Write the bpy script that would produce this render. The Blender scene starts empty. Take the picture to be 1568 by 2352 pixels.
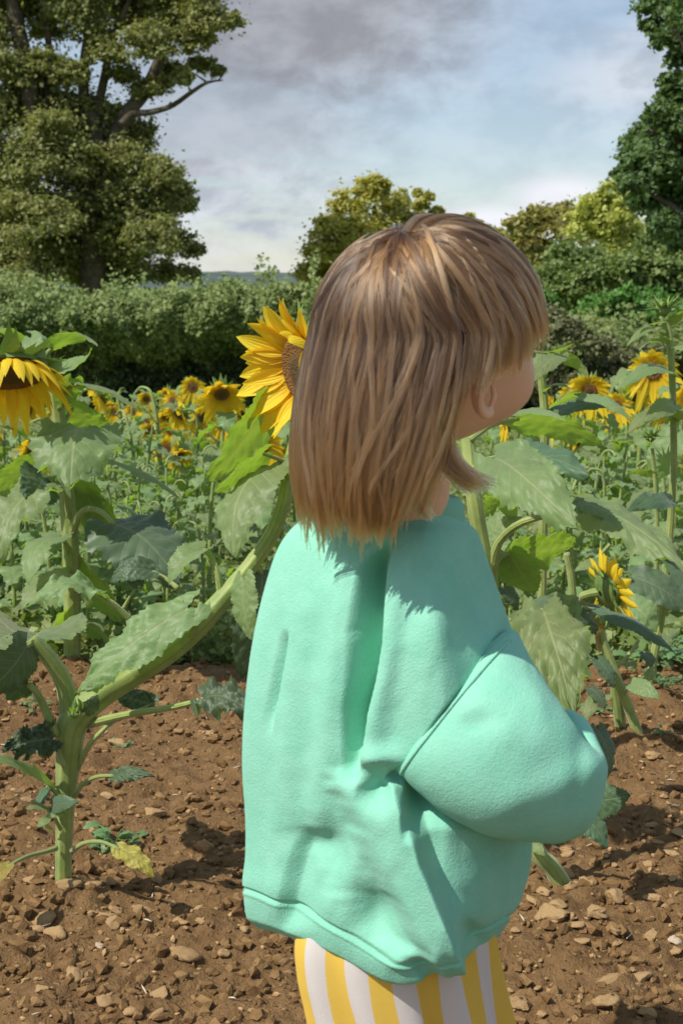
import bpy, math, random
import numpy as np
from mathutils import Vector

# ------------------------------------------------------------ camera, world, sun, exposure
SC = bpy.context.scene
COL = SC.collection
F_PX, UC, VC = 3267.0, 784.0, 1176.0        # focal length and centre in a 1568 x 2352 view of the picture
PITCH = math.atan(521 / F_PX)
CAM_Z = 0.95
cd = bpy.data.cameras.new("camera")
cam = bpy.data.objects.new("camera", cd)
COL.objects.link(cam)
cam.location = (0, 0, CAM_Z)
cam.rotation_euler = (math.pi / 2 - PITCH, 0, 0)
cd.sensor_fit = 'VERTICAL'
cd.sensor_height = 36
cd.lens = 36 * F_PX / 2352
cd.clip_start, cd.clip_end = 0.05, 6000
cd.dof.use_dof = True
cd.dof.focus_distance = 2.0
cd.dof.aperture_fstop = 15
SC.camera = cam

SUN = np.array([-0.54, -0.33, 0.775]); SUN /= np.linalg.norm(SUN)
sl = bpy.data.lights.new("sun", 'SUN')
sl.energy = 4.1
sl.angle = math.radians(0.6)
sl.color = (1.0, 0.945, 0.86)
so = bpy.data.objects.new("sun", sl)
COL.objects.link(so)
so.rotation_euler = Vector(SUN).to_track_quat('Z', 'Y').to_euler()

SC.view_settings.view_transform = 'Standard'
SC.view_settings.look = 'None'
SC.view_settings.exposure = 0.28
SC.view_settings.gamma = 1.0
SC.cycles.use_denoising = True
SC.cycles.use_adaptive_sampling = False
SC.cycles.filter_width = 1.6
SC.cycles.max_bounces = 8
SC.cycles.transparent_max_bounces = 8
SC.cycles.sample_clamp_indirect = 6

W = bpy.data.worlds.new("World")
SC.world = W
W.use_nodes = True


class NT:
    """small node-tree helper"""
    def __init__(self, t):
        self.t = t
        t.nodes.clear()

    def n(self, kind, **kw):
        nd = self.t.nodes.new(kind)
        for k, v in kw.items():
            if k in nd.inputs:
                nd.inputs[k].default_value = v
            else:
                setattr(nd, k, v)
        return nd

    def l(self, a, b):
        self.t.links.new(a, b)

    def math(self, op, a, b=None, c=None, clamp=False):
        m = self.t.nodes.new('ShaderNodeMath')
        m.operation = op
        m.use_clamp = clamp
        for i, v in enumerate((a, b, c)):
            if v is None:
                continue
            if isinstance(v, (int, float)):
                m.inputs[i].default_value = v
            else:
                self.l(v, m.inputs[i])
        return m.outputs[0]

    def sstep(self, x, a, b, lo=0.0, hi=1.0):
        m = self.t.nodes.new('ShaderNodeMapRange')
        m.interpolation_type = 'SMOOTHSTEP'
        m.clamp = True
        self.l(x, m.inputs[0])
        for i, v in enumerate((a, b, lo, hi)):
            m.inputs[i + 1].default_value = v
        return m.outputs[0]

    def mix(self, f, a, b, blend='MIX'):
        m = self.t.nodes.new('ShaderNodeMix')
        m.data_type = 'RGBA'
        m.blend_type = blend
        for sock, v in ((m.inputs[0], f), (m.inputs[6], a), (m.inputs[7], b)):
            if isinstance(v, (int, float)):
                sock.default_value = v
            elif isinstance(v, (tuple, list)):
                sock.default_value = (*v[:3], 1)
            else:
                self.l(v, sock)
        return m.outputs[2]

    def noise(self, vec, scale, detail=4, rough=0.55, out=0, dist=0.0):
        m = self.t.nodes.new('ShaderNodeTexNoise')
        m.inputs['Scale'].default_value = scale
        m.inputs['Detail'].default_value = detail
        m.inputs['Roughness'].default_value = rough
        m.inputs['Distortion'].default_value = dist
        if vec is not None:
            self.l(vec, m.inputs['Vector'])
        return m.outputs[out]


def build_world():
    t = NT(W.node_tree)
    geo = t.n('ShaderNodeTexCoord')
    sep = t.n('ShaderNodeSeparateXYZ')
    t.l(geo.outputs['Generated'], sep.inputs[0])
    az = t.math('ARCTAN2', sep.outputs[0], sep.outputs[1])
    el = t.math('ARCSINE', sep.outputs[2])
    sky = t.n('ShaderNodeTexSky')
    sky.sky_type = 'NISHITA'
    sky.sun_disc = False
    sky.sun_elevation = math.asin(SUN[2])
    sky.sun_rotation = math.atan2(SUN[0], SUN[1])
    sky.air_density, sky.dust_density, sky.ozone_density = 1.0, 0.3, 1.4
    comb = t.n('ShaderNodeCombineXYZ')
    t.l(t.math('MULTIPLY', az, 4.0), comb.inputs[0])
    t.l(t.math('MULTIPLY', el, 13.0), comb.inputs[1])
    n1 = t.noise(comb.outputs[0], 1.6, 7, 0.55, dist=0.35)
    comb2 = t.n('ShaderNodeCombineXYZ')
    t.l(t.math('MULTIPLY', az, 9.0), comb2.inputs[0])
    t.l(t.math('MULTIPLY', el, 15.0), comb2.inputs[1])
    n2 = t.noise(comb2.outputs[0], 2.2, 8, 0.6, dist=0.2)

    def blob(a0, e0, ra, re):
        da = t.math('DIVIDE', t.math('SUBTRACT', az, a0), ra)
        de = t.math('DIVIDE', t.math('SUBTRACT', el, e0), re)
        r = t.math('ADD', t.math('MULTIPLY', da, da), t.math('MULTIPLY', de, de))
        r = t.math('SQRT', r)
        r = t.math('ADD', r, t.math('MULTIPLY', t.math('SUBTRACT', n2, 0.5), 0.9))
        return t.sstep(r, 1.25, 0.35)

    comb3 = t.n('ShaderNodeCombineXYZ')
    t.l(t.math('MULTIPLY', az, 5.0), comb3.inputs[0])
    t.l(t.math('MULTIPLY', el, 34.0), comb3.inputs[1])
    n3 = t.noise(comb3.outputs[0], 1.5, 7, 0.55, dist=0.4)
    dark = blob(-0.030, 0.180, 0.150, 0.070)              # the grey cloud overhead
    dark2 = t.math('MULTIPLY', blob(-0.08, 0.110, 0.12, 0.045), 0.65)
    left = t.math('MULTIPLY', blob(-0.12, 0.06, 0.14, 0.06), t.sstep(n3, 0.36, 0.60))   # banded bright cloud low on the left
    cum1 = t.math('MAXIMUM', blob(0.152, 0.058, 0.044, 0.020), blob(0.105, 0.042, 0.050, 0.016))   # small cumulus low on the right
    cum2 = t.math('MULTIPLY', blob(0.205, 0.135, 0.075, 0.028), 0.75)
    general = t.sstep(n1, 0.46, 0.74)
    gen_hi = t.math('MULTIPLY', general, 0.7)
    m = t.math('MAXIMUM', gen_hi, t.math('MAXIMUM', left, t.math('MAXIMUM', cum1, cum2)))
    wc = t.mix(t.sstep(n2, 0.35, 0.65), (0.375, 0.41, 0.475), (0.60, 0.63, 0.69))
    wc = t.mix(t.math('MULTIPLY', cum1, 0.8), wc, (0.78, 0.79, 0.83))
    wc = t.mix(dark2, wc, (0.35, 0.357, 0.40))
    wc = t.mix(t.math('MULTIPLY', dark, t.sstep(n2, 0.2, 0.6, 0.95, 0.7)), wc, (0.235, 0.242, 0.272))
    m = t.math('MAXIMUM', m, t.math('MAXIMUM', dark, dark2))
    m = t.math('MAXIMUM', m, t.sstep(el, 0.03, -0.02, 0.0, 0.9))
    bg1 = t.n('ShaderNodeBackground')
    bg1.inputs[1].default_value = 0.10
    t.l(sky.outputs[0], bg1.inputs[0])
    bg2 = t.n('ShaderNodeBackground')
    t.l(wc, bg2.inputs[0])
    bg2.inputs[1].default_value = 1.02
    veil = t.math('ADD', t.math('MULTIPLY', m, 0.70), 0.30)
    mx = t.n('ShaderNodeMixShader')
    t.l(veil, mx.inputs[0])
    t.l(bg1.outputs[0], mx.inputs[1])
    t.l(bg2.outputs[0], mx.inputs[2])
    out = t.n('ShaderNodeOutputWorld')
    t.l(mx.outputs[0], out.inputs[0])


build_world()

# ------------------------------------------------------------ helpers
rng = np.random.default_rng(7)
random.seed(7)
CP, SP = math.cos(PITCH), math.sin(PITCH)


def A(*v):
    return np.array(v, dtype=float)


def nrm(v):
    v = np.asarray(v, float)
    return v / (np.linalg.norm(v, axis=-1, keepdims=True) + 1e-12)


def P(u, v, y):
    """point at world depth y seen at (u, v)"""
    a = (u - UC) / F_PX
    b = (VC - v) / F_PX
    d = A(a, CP + SP * b, -SP + CP * b)
    return A(0, 0, CAM_Z) + d * (y / d[1])


def project(V):
    """world -> (u, v)"""
    V = np.asarray(V) - A(0, 0, CAM_Z)
    z = V[..., 1] * CP - V[..., 2] * SP
    up = V[..., 1] * SP + V[..., 2] * CP
    return UC + F_PX * V[..., 0] / z, VC - F_PX * up / z


def zg(y):
    y = np.asarray(y, float)
    s = np.clip(y - 3.0, 0, None)
    return -0.055 * np.minimum(s, 24) * np.clip(s / 2.0, 0, 1) ** 0.5


def G(u, v):
    """ground point seen at (u, v)"""
    y = 2.0
    for _ in range(30):
        b = (VC - v) / F_PX
        dy, dz = CP + SP * b, -SP + CP * b
        y = (float(zg(y)) - CAM_Z) / dz * dy
    return P(u, v, y)


def vnoise(x, y, seed=0):
    xi, yi = np.floor(x).astype(np.int64), np.floor(y).astype(np.int64)
    fx, fy = x - xi, y - yi
    fx = fx * fx * (3 - 2 * fx)
    fy = fy * fy * (3 - 2 * fy)

    def h(a, b):
        k = (a * 374761393 + b * 668265263 + seed * 144665123) & 0xffffffff
        k = ((k ^ (k >> 13)) * 1274126177) & 0xffffffff
        k = (k ^ (k >> 16)) & 0xffffffff
        return k / 4294967295.0
    a = h(xi, yi) * (1 - fx) + h(xi + 1, yi) * fx
    b = h(xi, yi + 1) * (1 - fx) + h(xi + 1, yi + 1) * fx
    return a * (1 - fy) + b * fy - 0.5


def sstep(x, a, b):
    t = np.clip((np.asarray(x, float) - a) / (b - a), 0, 1)
    return t * t * (3 - 2 * t)


def catmull(pts, n):
    """resample control points (k, d) to n points along a Catmull-Rom spline"""
    p = np.asarray(pts, float)
    k = len(p)
    if k == 2:
        t = np.linspace(0, 1, n)[:, None]
        return p[0] * (1 - t) + p[1] * t
    q = np.vstack([2 * p[0] - p[1], p, 2 * p[-1] - p[-2]])
    t = np.linspace(0, k - 1, n)
    i = np.minimum(t.astype(int), k - 2)
    f = (t - i)[:, None]
    a, b, c, d = q[i], q[i + 1], q[i + 2], q[i + 3]
    return 0.5 * (2 * b + (c - a) * f + (2 * a - 5 * b + 4 * c - d) * f ** 2 + (3 * b - a - 3 * c + d) * f ** 3)


class MB:
    def __init__(self):
        self.v, self.f, self.uv = [], [], []
        self.n = 0

    def add(self, V, Fc, uv=None):
        V = np.asarray(V, float)
        self.v.append(V)
        self.f.extend([tuple(int(i) + self.n for i in f) for f in Fc])
        self.uv.append(np.zeros((len(V), 2)) if uv is None else np.asarray(uv, float))
        self.n += len(V)
        return self

    def grid(self, V, uv=None, wrap=False, flip=False):
        """V (r, c, 3)"""
        r, c = V.shape[:2]
        fs = []
        for i in range(r - 1):
            for j in range(c if wrap else c - 1):
                k = (j + 1) % c
                q = (i * c + j, i * c + k, (i + 1) * c + k, (i + 1) * c + j)
                fs.append(q[::-1] if flip else q)
        return self.add(V.reshape(-1, 3), fs, None if uv is None else uv.reshape(-1, 2))

    def tube(self, pts, radii, seg=10, n=None, ridge=0.0, nr=7, cap=True):
        pts = np.asarray(pts, float)
        radii = np.asarray(radii, float)
        if n:
            t = np.linspace(0, 1, n)
            radii = np.interp(t, np.linspace(0, 1, len(radii)), radii)
            pts = catmull(pts, n)
        m = len(pts)
        T = nrm(np.gradient(pts, axis=0))
        ref = A(0.13, 0.97, 0.21) if abs(T[0] @ A(0.13, 0.97, 0.21)) < 0.9 else A(1, 0, 0)
        N = nrm(ref - (ref @ T[0]) * T[0])
        ang = np.linspace(0, 2 * math.pi, seg, endpoint=False)
        V = np.zeros((m, seg, 3))
        uv = np.zeros((m, seg, 2))
        for i in range(m):
            N = nrm(N - (N @ T[i]) * T[i])
            B = np.cross(T[i], N)
            rr = radii[i] * (1 + ridge * np.cos(ang * nr))
            V[i] = pts[i] + (np.cos(ang) * rr)[:, None] * N + (np.sin(ang) * rr)[:, None] * B
            uv[i, :, 0] = ang / (2 * math.pi)
            uv[i, :, 1] = i / (m - 1)
        b0 = self.n
        self.grid(V, uv, wrap=True)
        if cap:
            self.f.append(tuple(b0 + j for j in range(seg))[::-1])
            self.f.append(tuple(b0 + (m - 1) * seg + j for j in range(seg)))
        return self

    def arrays(self):
        return np.vstack(self.v), self.f, np.vstack(self.uv)


def setp(o, **kw):
    for k, v in kw.items():
        if v is not None:
            o[k] = v
    return o


def worldloc(o):
    p = A(0, 0, 0)
    while o is not None:
        p = p + A(*o.location)
        o = o.parent
    return p


def link(name, data, parent=None):
    o = bpy.data.objects.new(name, data)
    COL.objects.link(o)
    if parent is not None:
        o.parent = parent
        KIDS.setdefault(parent.name, []).append(o)
    return o


def obj(name, mb, mat, parent=None, smooth=True, origin=None):
    V, Fc, uv = mb.arrays()
    off = worldloc(parent) if parent is not None else A(0, 0, 0)
    if origin is not None:
        off = np.asarray(origin, float)
    me = bpy.data.meshes.new(name)
    me.from_pydata((V - off).tolist(), [], Fc)
    ul = me.uv_layers.new(name="UVMap")
    li = np.zeros(len(me.loops), dtype=np.int32)
    me.loops.foreach_get('vertex_index', li)
    ul.data.foreach_set('uv', uv[li].astype(np.float32).ravel())
    if smooth:
        me.polygons.foreach_set('use_smooth', np.ones(len(me.polygons), dtype=bool))
    if isinstance(mat, (list, tuple)):
        for m in mat:
            me.materials.append(m)
    else:
        me.materials.append(mat)
    o = link(name, me, parent)
    if origin is not None:
        o.location = Vector(origin)
    return o


def quads_np(name, V, mat, parent=None, origin=None):
    """V (n, 4, 3): a cloud of separate quads"""
    n = len(V)
    off = worldloc(parent) if parent is not None else A(0, 0, 0)
    if origin is not None:
        off = np.asarray(origin, float)
    me = bpy.data.meshes.new(name)
    me.vertices.add(n * 4)
    me.vertices.foreach_set('co', (V.reshape(-1, 3) - off).astype(np.float32).ravel())
    me.loops.add(n * 4)
    me.loops.foreach_set('vertex_index', np.arange(n * 4, dtype=np.int32))
    me.polygons.add(n)
    me.polygons.foreach_set('loop_start', np.arange(0, n * 4, 4, dtype=np.int32))
    me.update(calc_edges=True)
    me.materials.append(mat)
    o = link(name, me, parent)
    if origin is not None:
        o.location = Vector(origin)
    return o


def thing(name, label, cat, loc, group=None):
    o = link(name, None)
    o.location = Vector(loc)
    o.empty_display_size = 0.05
    return setp(o, label=label, category=cat, group=group)


def copy_tree(o, parent=None):
    c = o.copy()
    COL.objects.link(c)
    if parent is not None:
        c.parent = parent
    for ch in [x for x in KIDS.get(o.name, [])]:
        copy_tree(ch, c)
    return c


KIDS = {}

# ------------------------------------------------------------ materials
MATS = {}


def new_mat(name):
    m = bpy.data.materials.new(name)
    m.use_nodes = True
    return m, NT(m.node_tree)


def finish(t, bsdf, disp=None):
    o = t.n('ShaderNodeOutputMaterial')
    t.l(bsdf, o.inputs[0])


def bump(t, h, strength, dist=0.002):
    b = t.n('ShaderNodeBump')
    b.inputs['Strength'].default_value = strength
    b.inputs['Distance'].default_value = dist
    t.l(h, b.inputs['Height'])
    return b.outputs[0]


def leaf_mat(name, top, under, trans, tmix=0.33, vein=(0.42, 0.47, 0.22), rough=0.48, veins=True, spec=0.5, sheen=0.25, hue=0.03):
    """two-sided leaf: green top with sheen, paler underside, light coming through; branching veins drawn along the blade"""
    m, t = new_mat(name)
    oi = t.n('ShaderNodeObjectInfo')
    geo = t.n('ShaderNodeNewGeometry')
    tc = t.n('ShaderNodeTexCoord')
    n1 = t.noise(tc.outputs['Object'], 28, 4, 0.6)
    n2 = t.noise(tc.outputs['Object'], 160, 2, 0.5)
    col = t.mix(geo.outputs['Backfacing'], top, under)
    col = t.mix(t.math('MULTIPLY', n1, 0.5), col, tuple(c * 0.6 for c in top))
    hs = t.n('ShaderNodeHueSaturation')
    t.l(col, hs.inputs['Color'])
    t.l(t.math('ADD', t.math('MULTIPLY', oi.outputs['Random'], hue * 2), 0.5 - hue), hs.inputs['Hue'])
    t.l(t.math('ADD', t.math('MULTIPLY', oi.outputs['Random'], 0.35), 0.85), hs.inputs['Value'])
    col = hs.outputs[0]
    h = n2
    tcol = trans
    if veins:
        sp = t.n('ShaderNodeSeparateXYZ')
        t.l(tc.outputs['UV'], sp.inputs[0])
        s = sp.outputs[0]
        ta = t.math('ABSOLUTE', t.math('SUBTRACT', t.math('MULTIPLY', sp.outputs[1], 2), 1))
        q = t.math('SUBTRACT', t.math('MULTIPLY', s, 7), t.math('MULTIPLY', ta, 2.2))
        d = t.math('ABSOLUTE', t.math('SUBTRACT', t.math('FRACT', t.math('ADD', q, 0.5)), 0.5))
        lat = t.math('MULTIPLY', t.sstep(d, 0.07, 0.02), t.sstep(ta, 1.0, 0.5, 0.15, 1.0))
        mid = t.sstep(ta, 0.05, 0.02)
        q2 = t.math('ADD', t.math('MULTIPLY', s, 16), t.math('MULTIPLY', ta, 9))
        d2 = t.math('ABSOLUTE', t.math('SUBTRACT', t.math('FRACT', q2), 0.5))
        fine = t.math('MULTIPLY', t.sstep(d2, 0.10, 0.03), 0.12)
        vm = t.math('MAXIMUM', t.math('MULTIPLY', lat, 0.65), t.math('MAXIMUM', t.math('MULTIPLY', mid, 0.85), fine))
        col = t.mix(t.math('MULTIPLY', vm, 0.7), col, vein)
        tcol = t.mix(vm, trans, (0.62, 0.60, 0.10))
        tcol = t.mix(t.math('MULTIPLY', n1, 0.6), tcol, tuple(c * 0.5 for c in trans))
        h = t.math('SUBTRACT', t.math('MULTIPLY', n2, 0.5), t.math('MULTIPLY', vm, 0.9))
    b = t.n('ShaderNodeBsdfPrincipled', Roughness=rough)
    b.inputs['Specular IOR Level'].default_value = spec
    b.inputs['Sheen Weight'].default_value = sheen
    b.inputs['Sheen Roughness'].default_value = 0.45
    t.l(col, b.inputs['Base Color'])
    nb = bump(t, h, 0.5, 0.0015)
    t.l(nb, b.inputs['Normal'])
    tr = t.n('ShaderNodeBsdfTranslucent')
    if isinstance(tcol, tuple):
        tr.inputs[0].default_value = (*tcol, 1)
    else:
        t.l(tcol, tr.inputs[0])
    mx = t.n('ShaderNodeMixShader')
    mx.inputs[0].default_value = tmix
    t.l(b.outputs[0], mx.inputs[1])
    t.l(tr.outputs[0], mx.inputs[2])
    finish(t, mx.outputs[0])
    MATS[name] = m
    return m


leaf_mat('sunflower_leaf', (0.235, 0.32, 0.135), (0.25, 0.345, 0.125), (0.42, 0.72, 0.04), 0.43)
leaf_mat('shaded_leaf', (0.08, 0.145, 0.066), (0.09, 0.15, 0.06), (0.14, 0.26, 0.03), 0.22, vein=(0.14, 0.19, 0.10))  # same leaf turned from the sun, its shade painted into the colour
leaf_mat('yellow_leaf', (0.40, 0.33, 0.06), (0.34, 0.28, 0.07), (0.5, 0.4, 0.04), 0.3, vein=(0.16, 0.13, 0.05))
leaf_mat('weed_leaf', (0.16, 0.28, 0.10), (0.16, 0.26, 0.10), (0.3, 0.5, 0.06), 0.3, veins=False)


def petal_mat():
    m, t = new_mat('petal')
    tc = t.n('ShaderNodeTexCoord')
    sp = t.n('ShaderNodeSeparateXYZ')
    t.l(tc.outputs['UV'], sp.inputs[0])
    st = t.math('SINE', t.math('MULTIPLY', sp.outputs[1], 34))
    col = t.mix(t.sstep(sp.outputs[0], 0.0, 0.35), (0.86, 0.54, 0.015), (0.95, 0.76, 0.045))
    col = t.mix(t.sstep(st, 0.2, 1.0, 0.0, 0.25), col, (0.84, 0.56, 0.015))
    b = t.n('ShaderNodeBsdfPrincipled', Roughness=0.55)
    b.inputs['Specular IOR Level'].default_value = 0.3
    t.l(col, b.inputs['Base Color'])
    t.l(bump(t, st, 0.35, 0.001), b.inputs['Normal'])
    tr = t.n('ShaderNodeBsdfTranslucent')
    t.l(t.mix(1.0, col, (1.0, 0.85, 0.6), 'MULTIPLY'), tr.inputs[0])
    mx = t.n('ShaderNodeMixShader')
    mx.inputs[0].default_value = 0.46
    t.l(b.outputs[0], mx.inputs[1])
    t.l(tr.outputs[0], mx.inputs[2])
    finish(t, mx.outputs[0])
    MATS['petal'] = m


petal_mat()


def simple(name, c1, c2, scale=20, rough=0.7, bstr=0.4, bscale=None, spec=0.3, sub=0.0, sheen=0.0, rand_island=False, trans=0.0, tcol=None, bdist=0.002, coord='Object', detail=5):
    m, t = new_mat(name)
    tc = t.n('ShaderNodeTexCoord')
    v = tc.outputs[coord]
    n1 = t.noise(v, scale, detail, 0.6)
    f = t.sstep(n1, 0.32, 0.68)
    if rand_island:
        g = t.n('ShaderNodeNewGeometry')
        f = t.math('ADD', t.math('MULTIPLY', f, 0.45), t.math('MULTIPLY', g.outputs['Random Per Island'], 0.55))
    col = t.mix(f, c1, c2)
    b = t.n('ShaderNodeBsdfPrincipled', Roughness=rough)
    b.inputs['Specular IOR Level'].default_value = spec
    b.inputs['Sheen Weight'].default_value = sheen
    if sub:
        b.inputs['Subsurface Weight'].default_value = sub
        b.inputs['Subsurface Radius'].default_value = (0.010, 0.004, 0.002)
        b.inputs['Subsurface Scale'].default_value = 1.0
    t.l(col, b.inputs['Base Color'])
    if bstr:
        n2 = t.noise(v, bscale or scale * 5, 4, 0.6)
        t.l(bump(t, n2, bstr, bdist), b.inputs['Normal'])
    sh = b.outputs[0]
    if trans:
        tr = t.n('ShaderNodeBsdfTranslucent')
        if tcol:
            tr.inputs[0].default_value = (*tcol, 1)
        else:
            t.l(col, tr.inputs[0])
        mx = t.n('ShaderNodeMixShader')
        mx.inputs[0].default_value = trans
        t.l(sh, mx.inputs[1])
        t.l(tr.outputs[0], mx.inputs[2])
        sh = mx.outputs[0]
    finish(t, sh)
    MATS[name] = m
    return m


def stem_mat():
    m, t = new_mat('stem')
    tc = t.n('ShaderNodeTexCoord')
    sp = t.n('ShaderNodeSeparateXYZ')
    t.l(tc.outputs['UV'], sp.inputs[0])
    st = t.math('SINE', t.math('MULTIPLY', sp.outputs[0], 6.2832 * 9))
    n1 = t.noise(tc.outputs['Object'], 22, 5, 0.6)
    n2 = t.noise(tc.outputs['Object'], 420, 2, 0.5)
    col = t.mix(t.sstep(n1, 0.3, 0.7), (0.20, 0.27, 0.06), (0.33, 0.39, 0.11))
    col = t.mix(t.sstep(st, 0.2, 1.0, 0.0, 0.45), col, (0.15, 0.22, 0.05))
    b = t.n('ShaderNodeBsdfPrincipled', Roughness=0.5)
    b.inputs['Specular IOR Level'].default_value = 0.4
    b.inputs['Sheen Weight'].default_value = 0.3
    b.inputs['Subsurface Weight'].default_value = 0.12
    b.inputs['Subsurface Radius'].default_value = (0.004, 0.006, 0.002)
    b.inputs['Subsurface Scale'].default_value = 1.0
    t.l(col, b.inputs['Base Color'])
    h = t.math('ADD', t.math('MULTIPLY', st, 0.5), n2)
    t.l(bump(t, h, 0.45, 0.0016), b.inputs['Normal'])
    finish(t, b.outputs[0])
    MATS['stem'] = m


stem_mat()


def disc_mat():
    m, t = new_mat('seed_disc')
    tc = t.n('ShaderNodeTexCoord')
    vo = t.n('ShaderNodeTexVoronoi')
    vo.inputs['Scale'].default_value = 330
    t.l(tc.outputs['Object'], vo.inputs['Vector'])
    sp = t.n('ShaderNodeSeparateXYZ')
    t.l(tc.outputs['UV'], sp.inputs[0])
    col = t.mix(t.sstep(sp.outputs[0], 0.25, 0.75), (0.13, 0.085, 0.022), (0.36, 0.16, 0.025))
    col = t.mix(t.sstep(vo.outputs['Distance'], 0.6, 0.15, 0.3, 1.0), (0.06, 0.03, 0.01), col)
    b = t.n('ShaderNodeBsdfPrincipled', Roughness=0.85)
    t.l(col, b.inputs['Base Color'])
    t.l(bump(t, t.math('SUBTRACT', 1.0, vo.outputs['Distance']), 0.9, 0.003), b.inputs['Normal'])
    finish(t, b.outputs[0])
    MATS['disc'] = m


disc_mat()
simple('bract', (0.13, 0.22, 0.05), (0.22, 0.32, 0.09), 40, 0.55, 0.3, trans=0.2, tcol=(0.25, 0.4, 0.05))

# ------------------------------------------------------------ soil
def soil_mat():
    m, t = new_mat('soil')
    tc = t.n('ShaderNodeTexCoord')
    v = tc.outputs['Object']
    n1 = t.noise(v, 4, 6, 0.6)
    n2 = t.noise(v, 45, 6, 0.65)
    n3 = t.noise(v, 180, 4, 0.65)
    vo = t.n('ShaderNodeTexVoronoi')
    vo.inputs['Scale'].default_value = 75
    t.l(v, vo.inputs['Vector'])
    col = t.mix(t.sstep(n1, 0.3, 0.7), (0.160, 0.090, 0.037), (0.240, 0.142, 0.060))
    col = t.mix(t.sstep(n2, 0.35, 0.7), col, (0.28, 0.17, 0.078))
    col = t.mix(t.sstep(n3, 0.45, 0.75, 0, 0.6), col, (0.105, 0.057, 0.024))
    sep = t.n('ShaderNodeSeparateColor')
    t.l(vo.outputs['Color'], sep.inputs[0])
    peb = t.math('MULTIPLY', t.sstep(sep.outputs[0], 0.86, 0.9), t.sstep(vo.outputs['Distance'], 0.45, 0.3))
    col = t.mix(t.math('MULTIPLY', peb, 0.7), col, (0.42, 0.27, 0.12))
    sx = t.n('ShaderNodeSeparateXYZ')
    t.l(v, sx.inputs[0])
    far = t.sstep(t.math('ADD', sx.outputs[1], t.math('MULTIPLY', n1, 1.2)), 4.0, 5.4)
    col = t.mix(far, col, t.mix(n2, (0.09, 0.13, 0.03), (0.19, 0.23, 0.06)))
    b = t.n('ShaderNodeBsdfPrincipled', Roughness=0.95)
    b.inputs['Specular IOR Level'].default_value = 0.15
    t.l(col, b.inputs['Base Color'])
    h = t.math('ADD', t.math('MULTIPLY', n2, 1.0), t.math('ADD', t.math('MULTIPLY', n3, 0.5), t.math('MULTIPLY', peb, 0.35)))
    t.l(bump(t, h, 1.0, 0.010), b.inputs['Normal'])
    finish(t, b.outputs[0])
    MATS['soil'] = m


soil_mat()


BASES = [tuple(G(145, 2066)[:2]), tuple(G(1294, 2034)[:2]), tuple(G(165, 1538)[:2]), tuple(G(1466, 1690)[:2])]


def soil_h(x, y):
    """relief of the dug soil near the camera"""
    r = 0.034 * vnoise(x * 1.7, y * 2.4, 1) + 0.034 * vnoise(x * 5.5, y * 6.5, 2)
    c = vnoise(x * 15, y * 17, 3)
    r = r + 0.024 * c + 0.020 * np.abs(vnoise(x * 26, y * 28, 4)) - 0.004
    r = r + 0.009 * vnoise(x * 52, y * 55, 5) + 0.0045 * vnoise(x * 105, y * 110, 6)
    for bx, by in BASES:
        r = r + 0.022 * np.exp(-((x - bx) ** 2 + (y - by) ** 2) / 0.075 ** 2)
    fade = 1 - sstep(y, 4.2, 6.5)
    return r * (0.35 + 0.65 * fade) * (1 - 0.9 * sstep(y, 8, 20))


def axis_pts(a, b, step, far, n):
    mid = np.arange(a, b, step)
    g = np.geomspace(step, far, n)
    lo = a - np.cumsum(g)
    hi = mid[-1] + np.cumsum(g)
    return np.concatenate([lo[::-1], mid, hi])


gx = axis_pts(-1.15, 1.3, 0.0068, 420, 70)
gy = axis_pts(1.05, 3.6, 0.0070, 420, 70)
gy = gy[gy > -60]
X, Y = np.meshgrid(gx, gy)
Z = zg(Y) + soil_h(X, Y)
nr_, nc_ = X.shape
me = bpy.data.meshes.new('soil')
Vg = np.stack([X, Y, Z], -1).reshape(-1, 3)
me.vertices.add(len(Vg))
me.vertices.foreach_set('co', Vg.astype(np.float32).ravel())
idx = np.arange(nr_ * nc_).reshape(nr_, nc_)
Q = np.stack([idx[:-1, :-1], idx[:-1, 1:], idx[1:, 1:], idx[1:, :-1]], -1).reshape(-1, 4)
me.loops.add(len(Q) * 4)
me.loops.foreach_set('vertex_index', Q.astype(np.int32).ravel())
me.polygons.add(len(Q))
me.polygons.foreach_set('loop_start', np.arange(0, len(Q) * 4, 4, dtype=np.int32))
me.polygons.foreach_set('use_smooth', np.ones(len(Q), dtype=bool))
me.update(calc_edges=True)
me.materials.append(MATS['soil'])
setp(link('soil', me), kind='structure')


def ground_z(x, y):
    return float(zg(y) + soil_h(np.array([x]), np.array([y]))[0])


# stones: angular limestone pieces, each its own object
simple('stone', (0.33, 0.20, 0.09), (0.54, 0.37, 0.185), 30, 0.9, 0.6, 160, 0.15, bdist=0.003)
simple('pale_stone', (0.48, 0.36, 0.24), (0.62, 0.5, 0.36), 40, 0.9, 0.5, 160, 0.15)
simple('crumb', (0.125, 0.070, 0.029), (0.28, 0.172, 0.076), 60, 0.95, 0.7, 260, 0.1, rand_island=True, bdist=0.003)
simple('pebble', (0.26, 0.15, 0.065), (0.50, 0.33, 0.16), 60, 0.9, 0.5, 260, 0.15, rand_island=True)

import bmesh


def rock_mesh(seed, sub=2, flat=0.6, cuts=9):
    r = np.random.default_rng(seed)
    bm = bmesh.new()
    bmesh.ops.create_icosphere(bm, subdivisions=sub, radius=1)
    V = np.array([v.co[:] for v in bm.verts])
    Fc = [[v.index for v in f.verts] for f in bm.faces]
    bm.free()
    for _ in range(cuts):
        n = nrm(r.normal(size=3))
        d = r.uniform(0.45, 0.85)
        s = V @ n
        V = V - np.clip(s - d, 0, None)[:, None] * n
    V = V * A(1, r.uniform(0.55, 0.85), flat * r.uniform(0.6, 1.0))
    V += 0.03 * r.normal(size=V.shape)
    return V, Fc


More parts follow.
